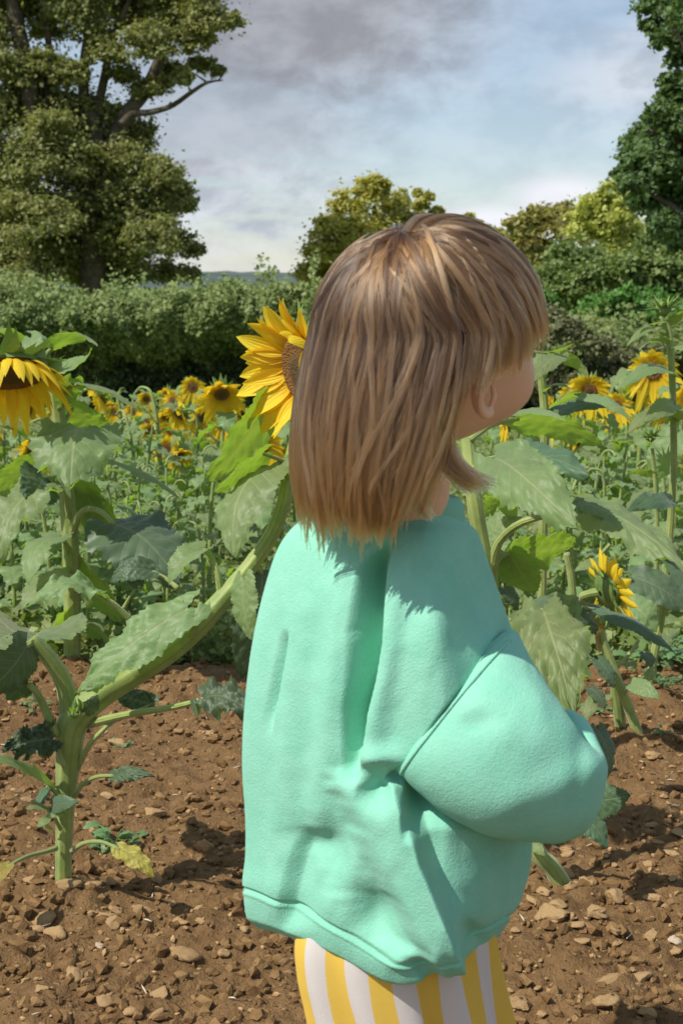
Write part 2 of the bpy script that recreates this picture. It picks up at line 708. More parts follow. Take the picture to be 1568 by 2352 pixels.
stone_protos = []
for k in range(8):
    V, Fc = rock_mesh(100 + k, 3, 0.55, 11)
    me = bpy.data.meshes.new('stone')
    me.from_pydata(V.tolist(), [], Fc)
    me.polygons.foreach_set('use_smooth', np.ones(len(me.polygons), dtype=bool))
    me.materials.append(MATS['stone'])
    me2 = me.copy()
    me2.materials.clear()
    me2.materials.append(MATS['pale_stone'])
    stone_protos.append((me, me2))


def stone(x, y, size, rot=None, label=None, pale=False, sink=0.15):
    me = stone_protos[random.randrange(8)][1 if pale else 0]
    o = link('stone', me)
    s = size * 0.5
    o.scale = (s, s, s * random.uniform(0.8, 1.2))
    o.rotation_euler = (random.uniform(-0.35, 0.35), random.uniform(-0.35, 0.35), random.uniform(0, 6.28) if rot is None else rot)
    o.location = (x, y, ground_z(x, y) + s * 0.42 - sink * s)
    setp(o, label=label or 'ochre angular stone lying loose among others on the brown soil', category='stone', group='loose stones on the soil')
    return o


big_stones = [
    (275, 1700, 46, 'ochre stone on the bare soil right of the thick stem'),
    (425, 1718, 42, 'pale narrow stone behind the green sweatshirt at mid height of the soil'),
    (355, 1862, 52, 'wide flat ochre stone behind the small weed'),
    (438, 1850, 36, 'blocky ochre stone beside the wide flat stone behind the weed'),
    (470, 1952, 62, 'large rounded ochre stone left of the sweatshirt hem'),
    (78, 2068, 40, 'ochre stone left of the thick stem base'),
    (208, 2072, 46, 'ochre stone touching the right of the thick stem base'),
    (155, 2078, 58, 'flat ochre stone in front of the thick stem base'),
    (102, 2126, 58, 'wedge shaped ochre stone in front of the stem base'),
    (135, 2160, 62, 'flat pair stone lying below the wedge shaped stone'),
    (90, 2154, 36, 'small pale stone below the wedge shaped stone'),
    (272, 2105, 40, 'greenish grey stone in the soil between stem and sweatshirt'),
    (420, 2215, 72, 'long ochre stone near the sweatshirt hem'),
    (300, 2330, 40, 'pale ochre stone at the bottom edge of the picture'),
    (365, 2290, 62, 'slanted flat stone near the bottom left of the shorts'),
    (100, 2300, 40, 'ochre stone at the lower left of the soil'),
    (1270, 2125, 92, 'big rounded brown stone in the shade right of the sweatshirt'),
    (1340, 2180, 40, 'ochre stone at the lower edge of the shade'),
    (1392, 2270, 62, 'smooth pale ochre stone lying right of the shorts'),
    (1190, 2310, 78, 'large ochre stone touching the striped shorts on the right'),
    (1400, 2330, 76, 'rough round stone at the bottom right'),
    (1470, 2255, 46, 'rounded brown stone near the bottom right'),
    (1490, 2335, 50, 'flat pale stone in the bottom right corner'),
    (1548, 1955, 52, 'rounded grey ochre stone at the right edge of the soil'),
    (1500, 1880, 40, 'brown stone in the sun at the right'),
    (1415, 2060, 38, 'ochre stone in the shade at the right'),
]
for u, v, s, lab in big_stones:
    p = G(u, v)
    stone(p[0], p[1], s / F_PX * p[1] * 1.3, rot=random.uniform(-0.5, 0.5), label=lab, sink=0.25)
for i in range(460):
    v = 1560 + 800 * random.random() ** 0.75
    u = random.uniform(-20, 1590)
    if 580 < u < 1130 and v > 1900:
        continue
    p = G(u, v)
    if vnoise(p[0] * 4.5, p[1] * 4.5, 55) < 0.02 and random.random() < 0.75:
        continue
    stone(p[0], p[1], (0.009 + 0.030 * random.random() ** 1.8) * (0.6 + 0.25 * p[1]), pale=random.random() < 0.05)


def lumps(name, n, smin, smax, mat, seed, lab, flat=0.7, power=3.0, drop=0.2):
    r = np.random.default_rng(seed)
    mb = MB()
    base = [rock_mesh(200 + seed + k, 1, 0.75, 8) for k in range(6)]
    base = [(V * (1 + 0.16 * r.normal(size=(len(V), 1))), Fc) for V, Fc in base]
    for i in range(n):
        y = 1.1 + 3.6 * r.random() ** 1.35
        x = r.uniform(-0.36, 0.36) * y * 0.86 + 0.0
        x = r.uniform(-0.45, 0.45) * y
        s = smin + (smax - smin) * r.random() ** power
        V, Fc = base[r.integers(6)]
        a = r.uniform(0, 6.28)
        R = np.array([[math.cos(a), -math.sin(a), 0], [math.sin(a), math.cos(a), 0], [0, 0, 1]])
        V = (V * s * 0.5) @ R.T + A(x, y, ground_z_fast(x, y) + s * (0.3 - drop))
        mb.add(V, Fc)
    o = obj(name, mb, mat, smooth=False)
    setp(o, kind='stuff', label=lab)
    return o


_gi = lambda arr, v: int(np.clip(np.searchsorted(arr, v), 0, len(arr) - 1))


def ground_z_fast(x, y):
    return Z[_gi(gy, y), _gi(gx, x)]


lumps('soil_crumbs', 20000, 0.004, 0.036, MATS['crumb'], 11, 'loose brown soil crumbs and clods', power=2.6)
lumps('pebbles', 5200, 0.003, 0.017, MATS['pebble'], 12, 'small ochre pebbles in the soil', power=2.0)

# bits of dry straw and torn leaf lying about
simple('straw', (0.55, 0.47, 0.33), (0.68, 0.62, 0.5), 60, 0.8, 0)
mb = MB()
for i in range(34):
    v = 1600 + 750 * random.random()
    u = random.uniform(0, 1568)
    p = G(u, v)
    p[2] = ground_z(p[0], p[1]) + 0.004
    a = random.uniform(0, 6.28)
    d = A(math.cos(a), math.sin(a), random.uniform(-0.1, 0.3)) * random.uniform(0.005, 0.015)
    mb.tube([p - d, p + d * 0.2 + A(0, 0, 0.0006), p + d], [0.0007, 0.0012, 0.0006], 5)
setp(obj('straw_litter', mb, MATS['straw']), kind='stuff', label='scattered dry straw bits on the soil')

# ------------------------------------------------------------ far foliage
def foliage_mat(name, c1, c2, trans, tmix=0.3, rough=0.55, spec=0.4):
    m, t = new_mat(name)
    g = t.n('ShaderNodeNewGeometry')
    tc = t.n('ShaderNodeTexCoord')
    n = t.noise(tc.outputs['Object'], 0.9, 3, 0.6)
    f = t.math('ADD', t.math('MULTIPLY', g.outputs['Random Per Island'], 0.6), t.math('MULTIPLY', t.sstep(n, 0.3, 0.7), 0.4))
    col = t.mix(f, c1, c2)
    b = t.n('ShaderNodeBsdfPrincipled', Roughness=rough)
    b.inputs['Specular IOR Level'].default_value = spec
    t.l(col, b.inputs['Base Color'])
    tr = t.n('ShaderNodeBsdfTranslucent')
    tr.inputs[0].default_value = (*trans, 1)
    mx = t.n('ShaderNodeMixShader')
    mx.inputs[0].default_value = tmix
    t.l(b.outputs[0], mx.inputs[1])
    t.l(tr.outputs[0], mx.inputs[2])
    finish(t, mx.outputs[0])
    MATS[name] = m
    return m


foliage_mat('leaves_oak', (0.15, 0.20, 0.065), (0.36, 0.345, 0.125), (0.34, 0.38, 0.07), 0.4)
foliage_mat('leaves_olive', (0.32, 0.34, 0.06), (0.56, 0.51, 0.11), (0.5, 0.48, 0.06), 0.4)
foliage_mat('leaves_lime', (0.38, 0.43, 0.085), (0.58, 0.61, 0.17), (0.6, 0.62, 0.1), 0.4)
foliage_mat('leaves_deep', (0.07, 0.13, 0.045), (0.16, 0.25, 0.085), (0.16, 0.26, 0.04), 0.34)
foliage_mat('leaves_mid', (0.13, 0.20, 0.06), (0.29, 0.36, 0.12), (0.24, 0.34, 0.05), 0.36)
foliage_mat('leaves_bright', (0.07, 0.19, 0.03), (0.16, 0.33, 0.06), (0.12, 0.3, 0.03))
foliage_mat('leaves_hedge', (0.11, 0.18, 0.045), (0.32, 0.37, 0.12), (0.2, 0.28, 0.05))
foliage_mat('leaves_hedge_shaded', (0.03, 0.05, 0.018), (0.08, 0.11, 0.04), (0.05, 0.08, 0.02), 0.15)  # hedge green darkened, shade of the recessed foot put into the colour
foliage_mat('leaves_dull', (0.10, 0.12, 0.045), (0.31, 0.31, 0.16), (0.16, 0.18, 0.05))
foliage_mat('leaves_brown', (0.24, 0.25, 0.065), (0.43, 0.38, 0.12), (0.4, 0.38, 0.06), 0.38)
simple('bark', (0.055, 0.045, 0.03), (0.14, 0.12, 0.085), 3, 0.95, 0.8, 18, 0.1, bdist=0.03)
simple('shade_core', (0.014, 0.02, 0.009), (0.03, 0.04, 0.016), 3, 1.0, 0)


def leaf_quads(r, C, N, size, spread=0.7):
    """diamond leaf quads at centres C facing roughly N"""
    n = len(C)
    N = nrm(N + spread * r.normal(size=(n, 3)))
    t = nrm(np.cross(N, r.normal(size=(n, 3))))
    b = np.cross(N, t)
    s = size * r.uniform(0.45, 1.35, size=(n, 1))
    V = np.stack([C - t * s * 0.5, C + b * s * 0.36 - t * s * 0.05, C + t * s * 0.55 - N * s * 0.12, C - b * s * 0.36 - t * s * 0.05], 1)
    return V


def crown_quads(r, blobs, y0, dscale, leaf, per, sub=16, subr=0.40, shell=0.75, gap=0.0):
    """blobs (u, v, rad_px[, dy]) at depth y0 -> leaf clumps spread through each blob's volume"""
    out = []
    for bl in blobs:
        u, v, rp = bl[:3]
        dy = bl[3] if len(bl) > 3 else r.uniform(-0.5, 0.5) * dscale
        c = P(u, v, y0 + dy)
        R = rp / F_PX * (y0 + dy)
        k = max(4, int(sub * (1 - gap)))
        d = nrm(r.normal(size=(k, 3)))
        d[:, 2] = np.where(d[:, 2] < -0.5, -d[:, 2] * 0.6, d[:, 2])
        cc = c + d * (R * r.uniform(0.35, shell, size=(k, 1)))
        m = int(per * max(0.35, (rp / 60.0) ** 2) / k)
        for q, dq in zip(cc, d):
            rr = R * subr * r.uniform(0.45, 1.6)
            mm = max(6, int(m * r.uniform(0.45, 1.5)))
            e = nrm(r.normal(size=(mm, 3)))
            st = A(r.uniform(0.9, 1.6), r.uniform(0.9, 1.3), r.uniform(0.45, 0.8))
            pos = q + e * (rr * r.random((mm, 1)) ** 0.6) * st
            stray = r.random((mm, 1)) < 0.22
            pos = np.where(stray, pos + rr * 0.6 * r.normal(size=(mm, 3)), pos)
            nn = nrm(e * 0.5 + dq * 0.4 + A(0, 0, 0.8))
            out.append(leaf_quads(r, pos, nn, leaf))
    return np.concatenate(out)


def branch(mb, pts, radii, y, seg=8):
    q = [P(u, v, y + (dy[0] if dy else 0)) for (u, v, *dy) in pts]
    mb.tube(q, [a / F_PX * y for a in radii], seg, n=max(6, 4 * len(q)))


def tree(name, label, cat, base, crown_V, fol, trunk_mb=None, part='crown', group=None):
    t = thing(name, label, cat, base, group)
    quads_np(part, crown_V, MATS[fol], t)
    if trunk_mb is not None:
        obj('trunk', trunk_mb, MATS['bark'], t)
    return t


r = np.random.default_rng(21)
# big tree on the left
YT = 40.0
blobs = [(60, 40, 85), (170, 20, 70), (265, 15, 70), (385, 20, 80), (470, 45, 55), (528, 52, 28), (445, 95, 45), (335, 105, 55), (240, 120, 45),
         (110, 150, 45), (30, 165, 60), (10, 250, 75), (95, 250, 75), (185, 285, 85), (262, 320, 70), (322, 325, 42), (120, 360, 95), (222, 395, 85),
         (300, 395, 62), (372, 405, 45), (405, 440, 36), (30, 420, 80), (0, 520, 90), (100, 495, 90), (205, 495, 85), (300, 485, 75), (375, 478, 45),
         (428, 473, 24), (60, 600, 80), (165, 585, 80), (262, 575, 75), (350, 555, 62), (415, 568, 40), (450, 578, 20), (300, 632, 55), (205, 645, 65),
         (80, 645, 70), (395, 632, 42), (440, 634, 20), (-60, 100, 90), (-60, 300, 100), (-60, 480, 100), (-50, 620, 90), (420, 180, 22), (455, 150, 24),
         (400, 165, 30), (500, 165, 14), (480, 150, 16), (330, 210, 28), (370, 200, 26), (290, 175, 30), (160, 175, 40), (200, 70, 50), (320, -50, 90),
         (120, -60, 90), (470, -40, 70), (0, -50, 90)]
CV = crown_quads(r, blobs, YT, 3.0, 0.115, 5600, 40, 0.36, 1.05)
mb = MB()
branch(mb, [(212, 700), (214, 600), (210, 480), (212, 400), (216, 330), (205, 250)], [34, 30, 28, 26, 24, 20], YT)
branch(mb, [(214, 440), (250, 350), (292, 262), (330, 215), (362, 150), (392, 70), (420, -30)], [20, 18, 17, 15, 13, 10, 7], YT)
branch(mb, [(280, 285), (305, 262), (345, 258), (395, 243), (440, 212), (476, 190), (512, 184)], [9, 8, 7, 6, 5, 3.5, 1.5], YT - 0.6, 7)
branch(mb, [(476, 190), (455, 175), (425, 158)], [3, 2, 1], YT - 0.6, 5)
branch(mb, [(500, 186), (512, 170), (508, 150)], [2, 1.5, 0.8], YT - 0.6, 5)
branch(mb, [(205, 300), (192, 200), (200, 100), (222, 0), (230, -60)], [16, 13, 11, 9, 7], YT)
branch(mb, [(70, 420), (72, 260), (60, 150), (40, 60), (25, -40)], [22, 20, 19, 18, 15], YT - 0.4)
branch(mb, [(205, 340), (240, 180), (258, 90), (290, 20), (320, -50)], [12, 10, 8, 7, 5], YT)
branch(mb, [(100, 300), (112, 130), (110, 40), (118, -40)], [9, 8, 7, 5], YT)
branch(mb, [(210, 560), (140, 520), (60, 500)], [12, 8, 5], YT)
branch(mb, [(214, 580), (290, 530), (360, 500), (410, 470)], [12, 8, 5, 2], YT)
bt = P(212, 700, YT)
tree('oak_tree', 'tall spreading tree with bare dead limb, standing behind the hedge on the left', 'tree', (bt[0], bt[1], float(zg(YT))), CV, 'leaves_oak', mb)

# olive tree behind the child's head
YT = 44.0
blobs = [(848, 452, 40), (905, 478, 42), (800, 485, 42), (762, 530, 42), (728, 585, 38), (705, 630, 32), (815, 545, 60), (895, 555, 60), (955, 515, 34),
         (965, 470, 14), (985, 452, 10), (1004, 492, 16), (958, 445, 10), (985, 545, 50), (870, 425, 20), (760, 600, 50), (730, 660, 45), (800, 640, 60)]
CV = crown_quads(r, blobs, YT, 2.5, 0.125, 5000, 36, 0.37, 1.05)
mb = MB()
branch(mb, [(850, 720), (850, 620), (858, 540), (860, 470)], [16, 14, 10, 4], YT)
branch(mb, [(880, 600), (940, 520), (965, 460)], [6, 4, 1.5], YT)
b = P(850, 720, YT)
tree('round_crowned_tree', 'olive green round crowned tree behind the hedge and the head of hair', 'tree', (b[0], b[1], float(zg(YT))), CV, 'leaves_olive', mb)
YT = 47.0
blobs = [(1075, 502, 10), (1100, 520, 12), (1122, 530, 13), (1145, 540, 15), (1070, 545, 30), (1120, 560, 30), (1150, 575, 32), (1180, 600, 30)]
CV = crown_quads(r, blobs, YT, 1.0, 0.19, 1500, 14, 0.45, 0.9)
mb = MB()
branch(mb, [(1130, 720), (1125, 600), (1100, 540), (1072, 496)], [8, 6, 3, 1], YT)
b = P(1130, 720, YT)
tree('twiggy_tree', 'thin twiggy olive treetop just above the hair', 'tree', (b[0], b[1], float(zg(YT))), CV, 'leaves_olive', mb)
YT = 38.0
blobs = [(1190, 520, 30), (1238, 508, 35), (1288, 498, 32), (1205, 570, 45), (1255, 585, 45), (1190, 620, 45), (1310, 540, 45), (1240, 640, 50), (1255, 490, 14), (1330, 500, 24)]
CV = crown_quads(r, blobs, YT, 2.0, 0.145, 3600, 30, 0.38, 1.0)
mb = MB()
branch(mb, [(1240, 760), (1238, 640), (1245, 540)], [14, 10, 4], YT)
b = P(1240, 760, YT)
tree('russet_tree', 'brownish olive tree right of the hair and left of the pale lime tree', 'tree', (b[0], b[1], float(zg(YT))), CV, 'leaves_brown', mb)
YT = 33.0
blobs = [(1402, 450, 30), (1370, 480, 38), (1345, 520, 42), (1432, 490, 42), (1385, 540, 50), (1440, 550, 50), (1475, 560, 50), (1410, 600, 50), (1410, 425, 12), (1350, 470, 18)]
CV = crown_quads(r, blobs, YT, 2.0, 0.115, 4400, 34, 0.36, 1.0)
mb = MB()
branch(mb, [(1400, 760), (1402, 600), (1400, 500)], [12, 9, 3], YT)
b = P(1400, 760, YT)
tree('pale_lime_tree', 'pale yellow green tree beside the tall dark tree', 'tree', (b[0], b[1], float(zg(YT))), CV, 'leaves_lime', mb)
# tall dark tree at the right edge
YT = 17.0
blobs = [(1500, 20, 35), (1545, 30, 40), (1490, 65, 22), (1515, 95, 24), (1555, 90, 35), (1590, 110, 45), (1548, 140, 18), (1540, 195, 28), (1570, 210, 45),
         (1535, 250, 34), (1498, 268, 24), (1570, 290, 60), (1500, 310, 42), (1462, 320, 32), (1450, 365, 34), (1430, 395, 20), (1500, 385, 55), (1560, 400, 65),
         (1450, 425, 38), (1485, 455, 42), (1540, 480, 60), (1600, 340, 70), (1610, 480, 80), (1600, 200, 60), (1470, 470, 24), (1520, 520, 40), (1570, 560, 50), (1620, 30, 70)]
CV = crown_quads(r, blobs, YT, 1.2, 0.075, 3400, 34, 0.37, 1.0)
mb = MB()
branch(mb, [(1640, 950), (1635, 700), (1625, 400), (1600, 200), (1580, 0)], [30, 28, 24, 18, 10], YT)
branch(mb, [(1625, 420), (1560, 330), (1490, 300)], [12, 8, 3], YT)
branch(mb, [(1600, 180), (1545, 60), (1510, 20)], [8, 5, 2], YT)
branch(mb, [(1630, 560), (1550, 480), (1480, 440)], [12, 8, 3], YT)
b = P(1640, 950, YT)
tree('dark_broadleaf_tree', 'tall dark green tree cut off by the right edge', 'tree', (b[0], b[1], float(zg(YT))), CV, 'leaves_deep', mb)
# shrubs on the right
def shrub(name, label, yt, blobs, leaf, per, fol, core=True, **kw):
    CV = crown_quads(r, blobs, yt, 1.0, leaf, per, **kw)
    mb = MB()
    for u, v, rp, *_ in blobs[:5]:
        branch(mb, [(u + random.uniform(-10, 10), 960), (u, v + 20)], [3, 1], yt + 0.2, 5)
    b = P(np.mean([q[0] for q in blobs]), 900, yt)
    t = thing(name, label, 'shrub', (b[0], b[1], float(zg(yt))))
    quads_np('foliage', CV, MATS[fol], t)
    obj('stem', mb, MATS['bark'], t)
    return t


shrub('rounded_bush', 'rounded mid green bush below the brownish tree', 27.0, [(1300, 585, 42), (1355, 612, 50), (1290, 640, 45), (1400, 632, 50), (1335, 660, 50), (1250, 640, 38), (1255, 690, 45), (1420, 680, 40), (1290, 700, 45)], 0.10, 3400, 'leaves_mid', sub=28)
shrub('tall_bush', 'tall dull green bush under the dark tree at the right edge', 25.0, [(1500, 560, 40), (1550, 560, 50), (1480, 600, 42), (1540, 620, 55), (1590, 600, 50), (1475, 650, 48), (1550, 680, 55), (1600, 680, 50), (1440, 610, 30), (1500, 690, 50)], 0.10, 3400, 'leaves_mid', sub=28)
shrub('bright_bush', 'bright fresh green bush in front of the rounded bush', 23.0, [(1400, 690, 32), (1445, 680, 32), (1500, 690, 40), (1360, 705, 32), (1400, 735, 45), (1470, 735, 50), (1330, 735, 34), (1540, 720, 40), (1290, 735, 30), (1590, 730, 50), (1430, 775, 45), (1520, 780, 50), (1250, 700, 40)], 0.085, 3400, 'leaves_bright', sub=28, subr=0.3)
shrub('dry_shrub', 'dull dark shrub with pale dry twigs low at the right', 21.0, [(1270, 730, 34), (1300, 760, 40), (1260, 790, 45), (1330, 790, 42), (1380, 800, 42), (1300, 830, 45), (1360, 850, 48), (1430, 830, 40), (1250, 850, 45), (1310, 890, 48), (1400, 890, 48), (1480, 830, 45), (1540, 830, 50), (1590, 850, 50), (1460, 890, 45), (1540, 900, 45), (1230, 900, 40)], 0.075, 3400, 'leaves_dull', sub=28, subr=0.33)

# hedge on the left: leafy bulging top over a shaded foot
def hedge():
    YH = 22.0
    x0, x1 = P(-900, 700, YH)[0], P(2300, 700, YH)[0]
    base = float(zg(YH))
    n = 200000
    x = r.uniform(x0, x1, n)
    u = UC + x / YH * F_PX
    topv = np.interp(u, [-150, 0, 100, 250, 400, 500, 640, 720, 1100, 1300, 2300], [676, 672, 668, 690, 680, 664, 662, 664, 720, 760, 760])
    topz = CAM_Z + (655 - topv) / F_PX * YH
    topz = topz + 0.24 * vnoise(x * 1.3, x * 0, 31) + 0.16 * vnoise(x * 4, x * 0, 32)
    k = r.random(n)
    # profile: 0 = foot, 1 = front lip, top beyond
    hh = topz - base
    f = k
    z = np.where(f < 0.75, base + hh * (f / 0.75), topz)
    yy = np.where(f < 0.75, 0, (f - 0.75) / 0.25 * 1.6)
    rel = (z - base) / hh
    bulge = 0.75 * np.exp(-((rel - 0.82) / 0.22) ** 2) - 0.75 * (1 - sstep(rel, 0.35, 0.68))
    lump = 0.5 * vnoise(x * 1.2, z * 1.8, 33) + 0.34 * vnoise(x * 3.3, z * 3.6, 34) + 0.2 * vnoise(x * 8, z * 8, 38)
    y = YH - bulge - lump + yy + np.abs(r.normal(size=n)) * 0.10
    z = z + 0.16 * vnoise(x * 3, yy * 3, 35) * (f > 0.7) + 0.05 * r.normal(size=n)
    spike = r.random(n) < 0.22
    col_ = np.floor(x * 6)
    z = z + np.where(spike & (f > 0.72), np.abs(vnoise(col_ * 1.37, col_ * 0.7, 36)) * 1.3 * r.random(n), 0)
    C = np.stack([x, y, z], -1)
    N = np.stack([np.zeros(n), -np.ones(n), 0.9 * np.ones(n)], -1)
    V = leaf_quads(r, C, N, 0.075, 0.85)
    t = thing('hedge', 'long clipped leafy hedge with a dark shaded foot, behind the sunflower field', 'hedge', (0, YH, base))
    quads_np('foliage', V, MATS['leaves_hedge'], t)
    # solid core standing for twigs, inner shade painted into its near-black colour
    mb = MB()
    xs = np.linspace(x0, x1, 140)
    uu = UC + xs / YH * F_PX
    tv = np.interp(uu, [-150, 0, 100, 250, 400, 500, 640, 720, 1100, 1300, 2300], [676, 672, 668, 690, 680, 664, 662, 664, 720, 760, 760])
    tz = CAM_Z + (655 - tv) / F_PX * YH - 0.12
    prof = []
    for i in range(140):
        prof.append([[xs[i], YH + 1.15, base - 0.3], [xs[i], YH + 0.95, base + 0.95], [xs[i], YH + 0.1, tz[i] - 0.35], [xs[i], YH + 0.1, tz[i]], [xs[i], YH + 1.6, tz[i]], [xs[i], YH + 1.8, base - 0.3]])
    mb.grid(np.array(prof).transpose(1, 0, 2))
    obj('twigs', mb, MATS['shade_core'], t)
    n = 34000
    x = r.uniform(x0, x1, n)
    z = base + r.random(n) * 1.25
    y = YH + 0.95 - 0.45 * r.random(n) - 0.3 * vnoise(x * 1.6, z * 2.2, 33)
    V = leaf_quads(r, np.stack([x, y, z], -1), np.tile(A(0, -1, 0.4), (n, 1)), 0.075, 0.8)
    quads_np('inner_foliage', V, MATS['leaves_hedge_shaded'], t)


hedge()

# distant wooded ridge
mb = MB()
xs = np.linspace(-1400, 1400, 220)
top = 10 + 7 * vnoise(xs / 190, xs * 0, 41) + 6 * vnoise(xs / 60, xs * 0, 42) + 3 * vnoise(xs / 14, xs * 0, 43)
rows = []
for k, (yy, zz) in enumerate([(1100, -6), (1180, 0.25), (1260, 0.62), (1330, 0.88), (1380, 1.0), (1600, 0.9), (2200, -0.2)]):
    zz_ = np.full_like(xs, -6.0) if k == 0 else top * zz
    rows.append(np.stack([xs, yy + 25 * vnoise(xs / 40, xs * 0 + k, 44), zz_], -1))
mb.grid(np.array(rows))
simple('ridge_wood', (0.055, 0.085, 0.07), (0.10, 0.13, 0.11), 0.03, 1.0, 0)
setp(obj('hills', mb, MATS['ridge_wood']), kind='structure')

# ------------------------------------------------------------ sunflowers
def leaf_geo(mb, base, tip, n, w, bend=0.1, fold=0.0, curl=0.0, arch=0.12, wave=0.05, puck=0.05, seed=0, nr=40, nc=9, tooth=0.055, lobe=0.16):
    """heart shaped toothed blade from base to tip; w half width in metres, n the direction the upper face looks"""
    r = np.random.default_rng(seed)
    base, tip, n = np.asarray(base, float), np.asarray(tip, float), np.asarray(n, float)
    L = np.linalg.norm(tip - base)
    T = (tip - base) / L
    N = nrm(n - (n @ T) * T)
    B = np.cross(N, T)
    s = np.linspace(0.0, 1, nr) ** 0.92
    prof = (s + 0.012) ** 0.46 * (1 - s) ** 0.82
    prof = prof / prof.max()
    t = np.linspace(-1, 1, 2 * nc - 1)
    S, Tt = np.meshgrid(s, t, indexing='ij')
    Pw = np.repeat(prof[:, None], len(t), 1)
    at = np.abs(Tt)
    row = np.arange(nr)
    tt = np.where(row % 2 == 0, 1.0, -0.6) * tooth * (0.6 + 0.8 * r.random(nr)) * (1 - (s > 0.97))
    edge = np.where(at > 0.999, 1.0, 0.0)
    X = S * L - lobe * L * at ** 1.6 * (1 - S) ** 3 - edge * 0.012 * L * (row % 2)[:, None]
    Yw = Tt * w * Pw + np.sign(Tt) * edge * tt[:, None] * w * (0.35 + 0.65 * Pw)
    ph = r.uniform(0, 6.28, 4)
    bend, wave = bend * 1.35, wave * 1.5
    curl = curl - (0.10 * r.random() if curl == 0 else 0)
    Zz = bend * L * 4 * S * (1 - S) + curl * L * S ** 3
    Zz = Zz + fold * np.abs(Yw) - arch * w * at ** 2 * Pw
    Zz = Zz + wave * w * at ** 2 * (np.sin(6.28 * 2.6 * S + ph[0] + np.sign(Tt) * ph[1]) + 0.5 * np.sin(6.28 * 6.1 * S + ph[2] - Tt))
    q = 7 * S - 2.2 * at
    bul = np.abs(np.sin(math.pi * q)) ** 0.6
    q2 = np.sin(16 * S * 3 + 7 * at + ph[3]) * np.sin(9 * at * 3 + 5 * S)
    cr = vnoise(S * 17 + seed * 3.1, Tt * 6 + seed * 1.7, 5) + 0.6 * vnoise(S * 33 + seed, Tt * 13, 6)
    Zz = Zz + puck * w * ((bul - 0.5) * np.clip(at * 4, 0, 1) * (1 - 0.5 * at) + 0.35 * q2 * at + 1.4 * cr * np.clip(at * 3, 0.2, 1))
    Yw = Yw + 0.05 * w * np.sin(3.1 * S + ph[0]) * S
    V = base + X[..., None] * T + Yw[..., None] * B + Zz[..., None] * N
    uv = np.stack([S, Tt * 0.5 + 0.5], -1)
    mb.grid(V, uv, flip=True)


def petiole_geo(mb, pts, r0, r1):
    mb.tube(pts, [r0 * 1.35, r0, (r0 + r1) / 2, r1], 7, n=12)


